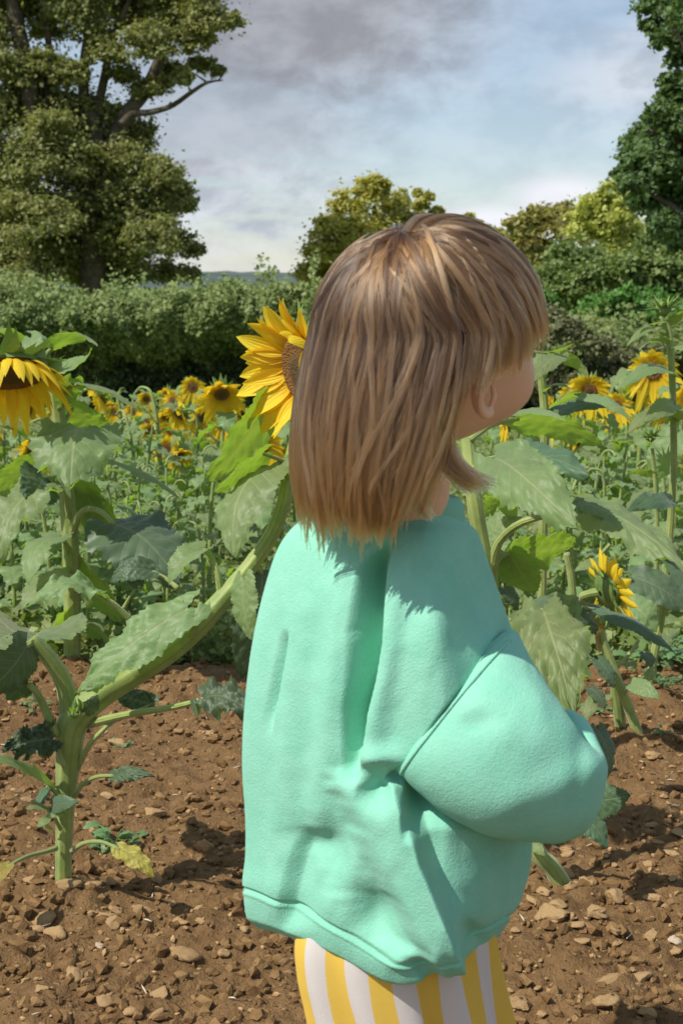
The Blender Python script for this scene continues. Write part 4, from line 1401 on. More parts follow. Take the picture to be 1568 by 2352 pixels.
def proto(seed, flower=True, lean=0.0):
    r = np.random.default_rng(seed)
    R_ = thing('sunflower', 'x', 'sunflower', (0, 0, 0), 'field sunflowers before the hedge')
    h = PROTO_H
    top = A(lean, -0.02, h)
    mb = MB()
    pts = [A(0, 0, -0.05), A(r.uniform(-.02, .02), 0, h * .4), A(lean * .6, 0, h * .8), top, top + A(-0.01, -0.05, 0.03), top + A(-0.015, -0.085, 0.005)]
    mb.tube(pts, [0.010, 0.010, 0.008, 0.007, 0.006, 0.006], 8, n=26)
    obj('stem', mb, MATS['stem'], R_)
    for k in range(13):
        z = h * (0.18 + 0.78 * k / 12)
        an = k * 2.4 + r.uniform(-.4, .4)
        d = A(math.cos(an), math.sin(an), 0)
        b = A(lean * z / h, 0, z)
        pl = r.uniform(.04, .08)
        bb = b + d * pl + A(0, 0, pl * .6)
        L = r.uniform(0.10, 0.17) * (1.05 - 0.4 * k / 12)
        tp = bb + d * L + A(0, 0, -L * r.uniform(.15, .9))
        mb = MB()
        leaf_geo(mb, bb, tp, d * 0.35 + A(0, 0, 1), L * r.uniform(.38, .5), bend=.12, puck=.08, wave=.12, seed=seed * 50 + k, nr=18, nc=5)
        petiole_geo(mb, [b, b + d * pl * .5 + A(0, 0, pl * .5), bb], 0.003, 0.0022)
        obj('leaf', mb, MATS['sunflower_leaf'], R_)
    if flower:
        add_flower(R_, top + A(-0.015, -0.10, 0.0), (r.uniform(-.35, .2), -0.80, {301: -0.55, 302: -0.25, 303: -0.05}.get(seed, -0.5)), r.uniform(.112, .124), seed=seed, tilt=.15, droop=.55, npet=17, res=(5, 3), layers=2, disc=.31)
    return R_


def place(src, x, y, h, rz, label, first=[True]):
    c = copy_tree(src)
    s = h / PROTO_H
    c.scale = (s, s, s)
    c.location = (x, y, float(zg(y)) - 0.01)
    c.rotation_euler = (0, 0, rz)
    c['label'] = label
    return c


PROTOS = [proto(301, True, 0.03), proto(302, True, -0.04), proto(303, True, 0.0), proto(304, False, 0.05)]
named = [(488, 897, 5.6, 'sunflower with one open nodding bloom left of the big backlit leaf', 0, 0.1), (1378, 888, 5.8, 'nodding sunflower bloom low right of the face, before the dark shrub', 1, -.2),
         (1480, 842, 5.6, 'large nodding bloom left of the tall budded stem', 2, .35), (1566, 890, 5.0, 'bloom half cut off by the right edge', 0, .2),
         (598, 1012, 4.3, 'bloom partly hidden under the big backlit leaf', 1, .5), (428, 884, 9.0, 'small bloom touching the upper left of the open nodding bloom', 2, .6),
         (362, 952, 7.6, 'yellow bloom at the left end of the field row', 0, .5), (352, 985, 7.0, 'yellow bloom just under the left end bloom of the row', 1, .2),
         (402, 915, 8.6, 'bloom in the pair left of the open nodding bloom', 2, -.3), (446, 950, 6.4, 'bloom seen side on beneath the open nodding bloom', 1, 1.2),
         (372, 1022, 6.2, 'drooping bloom lowest of the left field row', 2, .4), (420, 962, 7.2, 'bloom in the middle of the left field row', 0, -.2), (500, 968, 6.6, 'bloom close against the left of the big backlit leaf', 2, .3),
         (1437, 907, 7.0, 'small bloom between the two nodding blooms on the right', 0, .1), (1478, 920, 7.6, 'small bloom under the large nodding bloom', 1, -.1), (1512, 986, 7.6, 'bloom low beside the small dark bud', 2, -.5),
         (1316, 900, 8.2, 'small bloom against the dark shrub close to the face', 1, .3), (1352, 918, 7.8, 'bloom just below the nodding bloom near the face', 2, .2), (1545, 1010, 4.8, 'yellow bloom behind the tall right edge stem', 0, .6),
         (50, 1025, 4.6, 'bloom seen side on behind the stem of the nodding left sunflower', 1, 1.3), (250, 930, 9.5, 'dull orange bloom at the far left of the row before the hedge', 0, .0), (300, 940, 9.0, 'brownish bloom beside the far left bloom', 2, .2),
         (338, 912, 10.0, 'small pale bloom at the back of the left row', 1, .4)]
named += [(340, 958, 8.2, 'bloom tucked behind the left end bloom of the field row', 1, .7), (386, 902, 9.4, 'small bloom at the top of the left field cluster', 0, -.4), (458, 925, 8.0, 'bloom half hidden under the open nodding bloom', 2, .9),
          (412, 985, 6.7, 'bloom low in the middle of the left field cluster', 1, -.8), (540, 945, 7.4, 'bloom peeping out over the big backlit leaf', 0, .3), (385, 1040, 5.9, 'bloom nearest the camera in the left field cluster', 0, .9),
          (1340, 880, 7.4, 'bloom hugging the left of the right nodding bloom', 0, -.5), (1410, 925, 6.8, 'bloom directly under the right nodding bloom', 2, .1), (1450, 880, 8.4, 'small bloom at the back between the right blooms', 1, .6), (1532, 930, 6.4, 'bloom behind the tall stem beneath the large nodding bloom', 0, -.6)]
for u, v, y, lab, k, rz in named:
    p = P(u, v, y)
    h = p[2] - float(zg(y))
    s = h / PROTO_H
    # the head sits a little in front of the stem
    place(PROTOS[k], p[0] + 0.02 * s, y + 0.11 * s, max(h, 0.34), rz * 0.6, lab)
far_lab = ['sunflower in the crowded rows between the near plants and the hedge', 'flowerless leafy sunflower plant in the crowded rows before the hedge']
cnt = 0
for i in range(400):
    y = 3.9 + 9.5 * random.random() ** 1.1 if i > 60 else random.uniform(3.65, 5.0)
    u = random.uniform(-60, 1640) if i > 60 else random.choice([random.uniform(-40, 560), random.uniform(1130, 1620)])
    x = (u - UC) / F_PX * y
    if y < 4.4 and 500 < u < 1150:
        continue
    vtop = random.uniform(895, 1040) if u < 720 else random.uniform(930, 1040)
    if i <= 60 or y < 5.2:
        vtop = random.uniform(1040, 1240)
    h = P(u, vtop, y)[2] - float(zg(y))
    if h < 0.22:
        continue
    h = min(h, 0.85)
    fl = random.random() < (0.42 if y > 5.5 else 0.0)
    place(PROTOS[random.randrange(3)] if fl else PROTOS[3], x, y, h, random.uniform(-1.5, 1.5) if fl else random.uniform(0, 6.28), far_lab[0] if fl else far_lab[1])
    cnt += 1
    if cnt >= 190:
        break
for i in range(44):                     # the rows go on past the frame
    y = random.uniform(3.8, 9.5)
    x = random.choice([-1, 1]) * random.uniform(0.27, 0.5) * y
    fl = i % 3 == 0
    place(PROTOS[i % 3] if fl else PROTOS[3], x, y, random.uniform(.45, .75), random.uniform(-1.2, 1.2), far_lab[0] if fl else far_lab[1])
for p_ in PROTOS:                       # the four first-built ones take places in the rows too
    i = PROTOS.index(p_)
    yy = [8.3, 9.2, 7.7, 6.9][i]
    p_.location = ((-0.175 + 0.02 * i) * yy, yy, float(zg(yy)))
    p_.scale = (0.62, 0.62, 0.62)
    p_['label'] = far_lab[1] if i == 3 else far_lab[0]

# ---- ground cover between the rows
def cover():
    r = np.random.default_rng(77)
    n = 105000
    y = 3.55 + 15 * r.random(n) ** 1.6
    x = r.uniform(-0.6, 0.6, n) * y
    keep = vnoise(x * 2.2, y * 1.6, 61) > -0.22
    y, x = y[keep], x[keep]
    n = len(x)
    z = zg(y) + r.random(n) ** 1.7 * (0.10 + 0.07 * vnoise(x * 3, y * 3, 62))
    V = leaf_quads(r, np.stack([x, y, z], -1), np.tile(A(0, -.3, 1), (n, 1)), 0.034, 0.8)
    setp(quads_np('ground_cover', V, MATS['leaves_cover']), kind='stuff', label='low weeds and grass between the sunflower rows')


foliage_mat('leaves_cover', (0.14, 0.22, 0.05), (0.33, 0.36, 0.14), (0.35, 0.42, 0.08))
cover()


def weed(u, v, size, n, label, seed, fine=False):
    r = np.random.default_rng(seed)
    p = G(u, v)
    p[2] = ground_z(p[0], p[1])
    t = thing('weed', label, 'weed', p, 'weeds on the bare soil')
    S = px(size, p[1])
    for k in range(n):
        an = r.uniform(0, 6.28)
        d = A(math.cos(an), math.sin(an), 0)
        el = r.uniform(.2, .9)
        e = p + d * S * r.uniform(.25, 1.0) + A(0, 0, S * el * r.uniform(.3, .8))
        mb = MB()
        mb.tube([p, p * .5 + e * .5 + A(0, 0, S * .15), e], [S * .022, S * .018, S * .012], 5, n=6)
        for j in range(9 if fine else 4):
            q = p + (e - p) * r.uniform(.35, 1.0)
            L = S * r.uniform(.10, .22) if fine else S * r.uniform(.22, .45)
            dd = nrm(d + 0.9 * r.normal(size=3) * A(1, 1, .4))
            leaf_geo(mb, q, q + dd * L, A(0, -.3, 1), L * .3, seed=seed * 31 + k * 7 + j, nr=10, nc=3, tooth=.16, puck=.02)
        obj('sprig', mb, MATS['weed_leaf'], t)
    return t


weed(262, 1935, 90, 13, 'jagged leafed weed growing right of the thick forked stem', 5)
weed(90, 1625, 60, 10, 'frothy pale weed left of the fork of the thick stem', 6, True)
weed(432, 1520, 46, 8, 'small seedling on the soil under the leaning stem', 7)
weed(1524, 1690, 34, 6, 'tiny seedling on the soil at the right, beside the branched sunflower', 8)
weed(1376, 1625, 60, 9, 'leafy weed at the foot of the branched sunflower', 9)
weed(1510, 1600, 70, 11, 'pale weed at the foot of the tall slender sunflower', 10, True)
weed(1520, 1540, 110, 14, 'dark bushy weed patch at the right edge behind the tall stem', 12)
weed(265, 1705, 50, 7, 'wispy weed beside a stone right of the thick stem', 13, True)
weed(440, 1490, 50, 8, 'low pale weed tuft behind the leaning stem', 14, True)
weed(200, 1500, 60, 9, 'bushy weed at the foot of the nodding sunflower', 15, True)

# ------------------------------------------------------------ the child
PX_ = lambda n, y=1.32: n / F_PX * y
YC = 1.34
TH = math.radians(45)                       # the child looks away to the right
FW = A(math.cos(TH), math.sin(TH), 0)
RT = A(math.sin(TH), -math.cos(TH), 0)      # the child's right-hand side
UP = A(0, 0, 1)
HC = P(992, 762, YC)
PB = thing('person', 'small child in mint sweatshirt and yellow striped shorts, back turned, looking right', 'person', (P(950, 1500, YC)[0], YC, 0.0))


def skin_mat():
    m, t = new_mat('skin')
    tc = t.n('ShaderNodeTexCoord')
    n1 = t.noise(tc.outputs['Object'], 30, 4, 0.55)
    n2 = t.noise(tc.outputs['Object'], 900, 2, 0.5)
    col = t.mix(t.sstep(n1, 0.3, 0.7), (0.76, 0.49, 0.30), (0.80, 0.51, 0.34))
    b = t.n('ShaderNodeBsdfPrincipled', Roughness=0.5)
    b.inputs['Specular IOR Level'].default_value = 0.35
    b.inputs['Subsurface Weight'].default_value = 0.22
    b.inputs['Subsurface Radius'].default_value = (0.012, 0.0045, 0.002)
    b.inputs['Subsurface Scale'].default_value = 1.0
    t.l(col, b.inputs['Base Color'])
    t.l(bump(t, n2, 0.12, 0.0008), b.inputs['Normal'])
    finish(t, b.outputs[0])
    MATS['skin'] = m


skin_mat()


def fabric_mat(name, c1, c2, rib=False):
    m, t = new_mat(name)
    tc = t.n('ShaderNodeTexCoord')
    n1 = t.noise(tc.outputs['Object'], 26, 4, 0.6)
    n2 = t.noise(tc.outputs['Object'], 520, 3, 0.6)
    n3 = t.noise(tc.outputs['Object'], 230, 3, 0.6)
    col = t.mix(t.sstep(n1, 0.25, 0.75), c1, c2)
    col = t.mix(t.math('MULTIPLY', n3, 0.22), col, tuple(min(1, c * 1.5) for c in c2))
    b = t.n('ShaderNodeBsdfPrincipled', Roughness=0.92)
    b.inputs['Specular IOR Level'].default_value = 0.15
    b.inputs['Sheen Weight'].default_value = 0.08
    b.inputs['Sheen Roughness'].default_value = 0.5
    t.l(col, b.inputs['Base Color'])
    h = t.math('ADD', n2, t.math('MULTIPLY', n3, 0.6))
    if rib:
        sp = t.n('ShaderNodeSeparateXYZ')
        t.l(tc.outputs['UV'], sp.inputs[0])
        h = t.math('ADD', h, t.math('MULTIPLY', t.math('SINE', t.math('MULTIPLY', sp.outputs[0], 6.2832 * 300)), 0.12))
    t.l(bump(t, h, 0.5, 0.0015), b.inputs['Normal'])
    finish(t, b.outputs[0])
    MATS[name] = m


fabric_mat('sweat', (0.205, 0.54, 0.39), (0.26, 0.595, 0.445))
fabric_mat('sweat_rib', (0.20, 0.53, 0.38), (0.245, 0.575, 0.425), True)


def body():
    mb = MB()
    # head
    n, m = 60, 90
    ph = np.linspace(0.01, math.pi - 0.01, n)
    an = np.linspace(0, 2 * math.pi, m, endpoint=False)
    PH, AN = np.meshgrid(ph, an, indexing='ij')
    dx, ds, dz = np.sin(PH) * np.cos(AN), np.sin(PH) * np.sin(AN), np.cos(PH)
    f, s, z = 0.088 * dx, 0.073 * ds, np.where(dz > 0, 0.088, 0.105) * dz
    low = np.clip(-z / 0.1, 0, 1)
    s = s * (1 - 0.16 * low ** 2)
    f = f + 0.016 * low * (dx > -0.2) + np.where(dx < 0, 0.030 * low * -dx, 0)

    def g(c, w):
        c = nrm(A(*c))
        return np.exp(-((dx - c[0]) ** 2 + (ds - c[1]) ** 2 + (dz - c[2]) ** 2) / w ** 2)
    add = 0.023 * (g((.62, .62, -.45), .40) + g((.62, -.62, -.45), .40))
    add = add + 0.016 * g((1, 0, -.26), .13) + 0.006 * g((1, 0, -.1), .16) + 0.006 * g((.9, 0, -.55), .2) + 0.006 * g((.8, 0, -.92), .25)
    add = add - 0.006 * (g((.92, .34, .0), .17) + g((.92, -.34, .0), .17))
    add = add - 0.003 * g((.93, 0, -.48), .07)
    f, s, z = f + add * dx, s + add * ds, z + add * dz
    V = HC + f[..., None] * FW + s[..., None] * RT + z[..., None] * UP
    mb.grid(V, wrap=True, flip=True)
    mb.f.append(tuple(range(m)))
    mb.f.append(tuple((n - 1) * m + j for j in range(m))[::-1])
    # ear
    for sg in (1, -1):
        ec = HC + RT * sg * 0.0725 - FW * 0.016 - UP * 0.053
        eb = nrm(-FW + RT * sg * -0.12)
        er = nrm(np.cross(eb, UP) * (1 if np.dot(np.cross(eb, UP), RT * sg) > 0 else -1))
        a1 = np.radians(np.linspace(58, 300, 22))
        rim = [ec - eb * 0.004 + UP * 0.004 + er * 0.003] + [ec - eb * (0.0150 * np.cos(q)) * -1 * 1.0 * (-1) * -1 + UP * 0.0215 * np.sin(q) + er * 0.0125 for q in a1]
        rim = [ec - eb * 0.010 + UP * 0.003 + er * 0.004] + [ec - eb * 0.0128 * np.cos(q) + UP * 0.0192 * np.sin(q) + er * (0.0105 + 0.0025 * np.sin(q) - 0.003 * np.cos(q)) for q in a1]
        mb.tube(rim, [0.0026] + [0.0033] * 8 + [0.0038] * 3 + [0.0046] * 3, 8, n=60)
        low_ = [ec - eb * 0.0112 * np.cos(q) + UP * 0.0172 * np.sin(q) + er * 0.0055 for q in a1]
        mb.tube(low_, [0.0045] * 8, 8, n=60)
        mb.tube([ec + eb * .001 + UP * 0.012 + er * .008, ec + eb * 0.0075 + UP * .002 + er * .008, ec + eb * .004 - UP * 0.010 + er * .007], [0.0022, 0.0026, 0.0024], 8, n=16)
        mb.tube([ec - eb * 0.0105 + UP * 0.002 + er * 0.006, ec - eb * 0.009 - UP * 0.004 + er * 0.008, ec - eb * 0.008 - UP * 0.010 + er * 0.006], [0.003, 0.0036, 0.003], 8, n=12)
        mb.tube([ec - eb * 0.004 - UP * 0.012 + er * .006, ec - eb * 0.003 - UP * 0.017 + er * .007, ec - eb * 0.004 - UP * 0.0215 + er * .005], [0.0046, 0.0056, 0.0036], 10, n=12)
    # neck, trunk
    n0, n1 = P(968, 930, YC), P(945, 1190, YC)
    mb.tube([n0, (n0 + n1) / 2, n1 + A(0, .012, 0), n1 + A(0, .03, -0.04)], [0.036, 0.033, 0.036, 0.04], 20, n=16)
    sh = n1 - UP * 0.045 + A(0, 0.025, 0)
    hip = P(920, 2150, 1.375)
    hip[2] = sh[2] - 0.33
    mb.tube([sh + UP * 0.01, sh * .8 + hip * .2, sh * .5 + hip * .5, sh * .2 + hip * .8, hip], [0.045, 0.052, 0.055, 0.06, 0.06], 24, n=20)
    # arms and hands
    shr, shl = P(1040, 1500, 1.345), sh - RT * 0.07 - UP * 0.025
    el = P(1235, 1780, 1.262)
    wr = P(1190, 1760, 1.44)
    arms = [(shr, el, wr), (shl, shl - RT * 0.05 + FW * 0.05 - UP * 0.15, sh + FW * 0.15 - RT * 0.03 - UP * 0.20)]
    for ai, (a, e, w) in enumerate(arms):
        k_ = 1.0 if ai == 0 else 0.72
        mb.tube([a, (a + e) / 2, e, (e + w) / 2, w], [0.026 * k_, 0.025 * k_, 0.022 * k_, 0.020 * k_, 0.016], 14, n=30)
        d = nrm(w - e)
        sd = nrm(np.cross(d, UP))
        pc = w + d * 0.028
        mb.tube([w - d * 0.004, w + d * 0.015, w + d * 0.045], [0.016, 0.021, 0.018], 12, n=8)
        for k in range(4):
            o = (k - 1.5) * 0.0095
            L = [0.030, 0.036, 0.034, 0.027][k]
            b0 = w + d * 0.042 + sd * o
            mb.tube([b0, b0 + d * L * .5 - UP * 0.003, b0 + d * L - UP * 0.014, b0 + d * L * .95 - UP * 0.024], [0.0062, 0.0058, 0.0052, 0.0042], 8, n=10)
        b0 = w + d * 0.016 + sd * 0.018
        mb.tube([b0, b0 + sd * 0.016 + d * 0.012 - UP * .004, b0 + sd * 0.018 + d * 0.030 - UP * 0.010], [0.008, 0.0068, 0.0055], 8, n=8)
    # legs and feet
    for sg in (1, -1):
        h = hip + RT * sg * 0.036 + UP * 0.02
        ft = A(h[0], h[1], 0.045) + RT * sg * 0.005
        kn = (h + ft) / 2 + FW * 0.006 + UP * 0.02
        mb.tube([h, h * .5 + kn * .5, kn, kn * .5 + ft * .5 - FW * 0.006, ft, ft - UP * 0.03], [0.048, 0.045, 0.036, 0.034, 0.026, 0.024], 18, n=34)
        mb.tube([ft - UP * 0.022 - FW * 0.015, ft - UP * 0.025 + FW * 0.05, ft - UP * 0.03 + FW * 0.10], [0.022, 0.023, 0.015], 12, n=10)
    o = obj('body', mb, MATS['skin'], PB)
    md = o.modifiers.new('one_surface', 'REMESH')
    md.mode = 'VOXEL'
    md.voxel_size = 0.0019
    md.use_smooth_shade = True
    sm = o.modifiers.new('soften', 'SMOOTH')
    sm.factor = 0.5
    sm.iterations = 4
    # eyes, shoes
    simple('eye_white', (0.8, 0.78, 0.75), (0.85, 0.83, 0.8), 10, 0.2, 0)
    simple('iris', (0.10, 0.06, 0.03), (0.16, 0.10, 0.05), 90, 0.15, 0)
    for sg in (1, -1):
        c = HC + FW * 0.0765 + RT * sg * 0.028
        mb = MB()
        mb.tube([c - FW * 0.009, c - FW * .006, c, c + FW * .006, c + FW * 0.0085], [0.002, 0.008, 0.0105, 0.0075, 0.003], 14, n=14)
        e = obj('eye', mb, MATS['eye_white'], PB)
        mb = MB()
        mb.tube([c + FW * 0.006, c + FW * 0.0088, c + FW * 0.0093], [0.0055, 0.005, 0.001], 12, n=6)
        obj('iris', mb, MATS['iris'], e)
    simple('lip', (0.50, 0.20, 0.16), (0.56, 0.24, 0.19), 60, 0.45, 0.2)
    mb = MB()
    mb.tube([HC + FW * (0.0945 - 9 * q * q) + RT * q - UP * (0.050 + 6 * q * q * .0) for q in np.linspace(-.014, .014, 9)], [0.0008, 0.0026, 0.0034, 0.0028, 0.0034, 0.0026, 0.0008], 8, n=16)
    obj('lips', mb, MATS['lip'], PB)
    simple('shoe', (0.72, 0.70, 0.66), (0.8, 0.78, 0.74), 60, 0.7, 0.3)
    simple('sole', (0.25, 0.2, 0.15), (0.35, 0.3, 0.24), 60, 0.8, 0.3)
    for sg in (1, -1):
        c = A(hip[0], hip[1], 0) + RT * sg * 0.05
        mb = MB()
        mb.tube([c + UP * 0.085, c + UP * 0.055 + FW * 0.002, c + UP * 0.035 + FW * 0.015, c + UP * 0.034 + FW * 0.06, c + UP * 0.030 + FW * 0.105, c + UP * 0.026 + FW * 0.122], [0.030, 0.033, 0.036, 0.035, 0.029, 0.012], 18, n=26)
        s_ = obj('shoe', mb, MATS['shoe'], PB)
        mb = MB()
        mb.tube([c + UP * 0.012 - FW * 0.032, c + UP * 0.010 - FW * 0.01, c + UP * 0.010 + FW * 0.06, c + UP * 0.012 + FW * 0.11, c + UP * 0.014 + FW * 0.128], [0.012, 0.034, 0.036, 0.030, 0.010], 18, n=20)
        V = mb.v[0]
        V[:, 2] = 0.010 + (V[:, 2] - 0.010) * 0.35
        obj('sole', mb, MATS['sole'], s_)
    return sh, hip


SH, HIP = body()

# ---- sweatshirt
TORSO = [  # s, left silhouette, right silhouette, depth centre, depth half / width half, front sag
    (0.00, (806, 1146), (1066, 1186), 1.37, 0.80, 2), (0.05, (744, 1172), (1080, 1206), 1.37, 0.82, 6), (0.11, (686, 1200), (1099, 1228), 1.37, 0.84, 10),
    (0.19, (640, 1256), (1128, 1312), 1.37, 0.88, 8), (0.29, (605, 1360), (1168, 1425), 1.37, 0.94, 8), (0.40, (577, 1490), (1200, 1520), 1.37, 0.94, 10),
    (0.52, (560, 1640), (1216, 1660), 1.37, 0.94, 14), (0.63, (556, 1760), (1222, 1790), 1.37, 0.94, 22), (0.74, (563, 1880), (1222, 1900), 1.37, 0.94, 42),
    (0.85, (563, 1962), (1218, 1985), 1.37, 0.94, 88), (0.94, (557, 2014), (1196, 2062), 1.37, 0.94, 128), (1.00, (557, 2038), (1176, 2100), 1.37, 0.92, 146)]
HEM = [(0.0, (557, 2038), (1176, 2100), 1.37, 0.92, 146), (0.35, (558, 2070), (1164, 2122), 1.37, 0.92, 142), (0.75, (564, 2106), (1148, 2146), 1.37, 0.91, 134), (1.0, (576, 2132), (1134, 2158), 1.37, 0.90, 126)]


def pl(v, pts):
    p = np.array(pts, float)
    return np.interp(v, p[:, 0], p[:, 1])


def folds(u, v):
    """relief of the cloth towards the camera (metres) at picture place (u, v)"""
    d = np.zeros_like(u)
    # deep vertical fold down the back
    e = pl(v, [(1225, 902), (1262, 890), (1300, 881), (1400, 872), (1476, 868), (1560, 854), (1634, 836), (1734, 822), (1800, 816)])
    x = u - e
    w = pl(v, [(1225, 30), (1300, 62), (1450, 78), (1650, 52), (1780, 34), (1850, 30)])
    env = sstep(v, 1225, 1330) * (1 - sstep(v, 1660, 1830))
    d -= 0.042 * env * np.where(x < 0, sstep(x, -w, -w * 0.10), 1 - sstep(x, 0, 13))
    d += 0.008 * env * np.exp(-((x - 26) / 30) ** 2)
    d += 0.004 * env * np.exp(-((x + w + 25) / 35) ** 2)
    # slim fold near the left edge
    e = pl(v, [(1440, 662), (1500, 652), (1560, 640), (1640, 624), (1700, 616)])
    x = u - e
    env = sstep(v, 1440, 1500) * (1 - sstep(v, 1600, 1700))
    d -= 0.009 * env * np.where(x < 0, sstep(x, -22, -2), 1 - sstep(x, 0, 6))
    # soft drapes
    env = sstep(v, 1330, 1500) * (1 - sstep(v, 1980, 2080))
    cx = u + (v - 1500) * 0.10
    d += env * 0.0028 * (np.sin(cx / 17.0) * np.exp(-((u - 700) / 110) ** 2) + np.sin(cx / 23.0 + 1) * 0.8 * np.exp(-((u - 620) / 60) ** 2))
    # hollow beside the shoulder blade
    d -= 0.010 * np.exp(-((u - 1075 - (v - 1420) * -0.10) / 44) ** 2 - ((v - 1425) / 120) ** 2)
    d += 0.006 * np.exp(-((u - 985) / 50) ** 2 - ((v - 1450) / 150) ** 2)
    # long fold from the armpit down to the hem
    le = pl(v, [(1740, 812), (1770, 814), (1795, 820), (1957, 890), (2115, 962), (2250, 1034), (2300, 1060)])
    re = pl(v, [(1740, 900), (1790, 880), (1810, 902), (2027, 984), (2208, 1050), (2300, 1085)])
    le = le + 9 * vnoise(v / 60, v * 0, 84) + 5 * vnoise(v / 22, v * 0, 85)
    re = re + 10 * vnoise(v / 55, v * 0, 86)
    wd = np.maximum(re - le, 8)
    x = (u - le) / wd
    env = sstep(v, 1755, 1800) * (1 - sstep(v, 2235, 2290))
    band = np.where(x < 0, sstep(x, -1.1, 0.05), np.where(x > 1, 1 - sstep((u - re), 0, 16), 1.0))
    d += env * 0.016 * band
    d -= env * 0.011 * np.exp(-((x + 1.8) / 0.9) ** 2) * sstep(v, 1850, 1960)
    # side panel under the arm set back
    side = sstep(u - re, 4, 40) * sstep(v, 1745, 1800)
    d -= 0.020 * side * (1 - sstep(v, 2060, 2200)) * (1 - 0.6 * sstep(u, 1060, 1200))
    d += 0.010 * np.exp(-((u - 1120) / 75) ** 2 - ((v - 2080) / 95) ** 2)
    # ledge and dark pocket under the armpit
    d -= 0.026 * np.exp(-((u - 872) / 34) ** 2 - ((v - 1806) / 34) ** 2)
    d += 0.010 * np.exp(-((u - 868) / 50) ** 2 - ((v - 1738) / 26) ** 2)
    # hollows low on the back
    e = pl(v, [(1880, 702), (1930, 694), (2000, 676), (2090, 656), (2160, 650)])
    x = u - e
    env = sstep(v, 1895, 1950) * (1 - sstep(v, 2085, 2150))
    d -= 0.011 * env * np.where(x > 0, 1 - sstep(x, 6, 105), sstep(x, -26, 4))
    d += 0.010 * np.exp(-((u - 800) / 42) ** 2 - ((v - 2010) / 70) ** 2)
    d -= 0.010 * np.exp(-((u - 870) / 60) ** 2 - ((v - 2110) / 60) ** 2)
    d += 0.012 * np.exp(-((u - 930) / 40) ** 2 - ((v - 2200) / 22) ** 2)
    # puckers at the hem on the right
    d -= 0.014 * np.exp(-((u - 1085) / 26) ** 2 - ((v - 2150) / 26) ** 2)
    d += 0.009 * np.exp(-((u - 1050 - (v - 2200) * .3) / 16) ** 2 - ((v - 2215) / 60) ** 2)
    # the cloth turns in under the sleeve past the armhole seam
    sv = np.interp(u, [921, 951, 997, 1056, 1132, 1186], [1772, 1699, 1628, 1552, 1492, 1456])
    past = sstep(v - sv, 24, 74) * sstep(u, 921, 940) * (1 - sstep(v, 1840, 1930))
    d -= 0.034 * past
    d += 0.0030 * vnoise(u / 70, v / 120, 81) + 0.0012 * vnoise(u / 26, v / 40, 82)
    return d


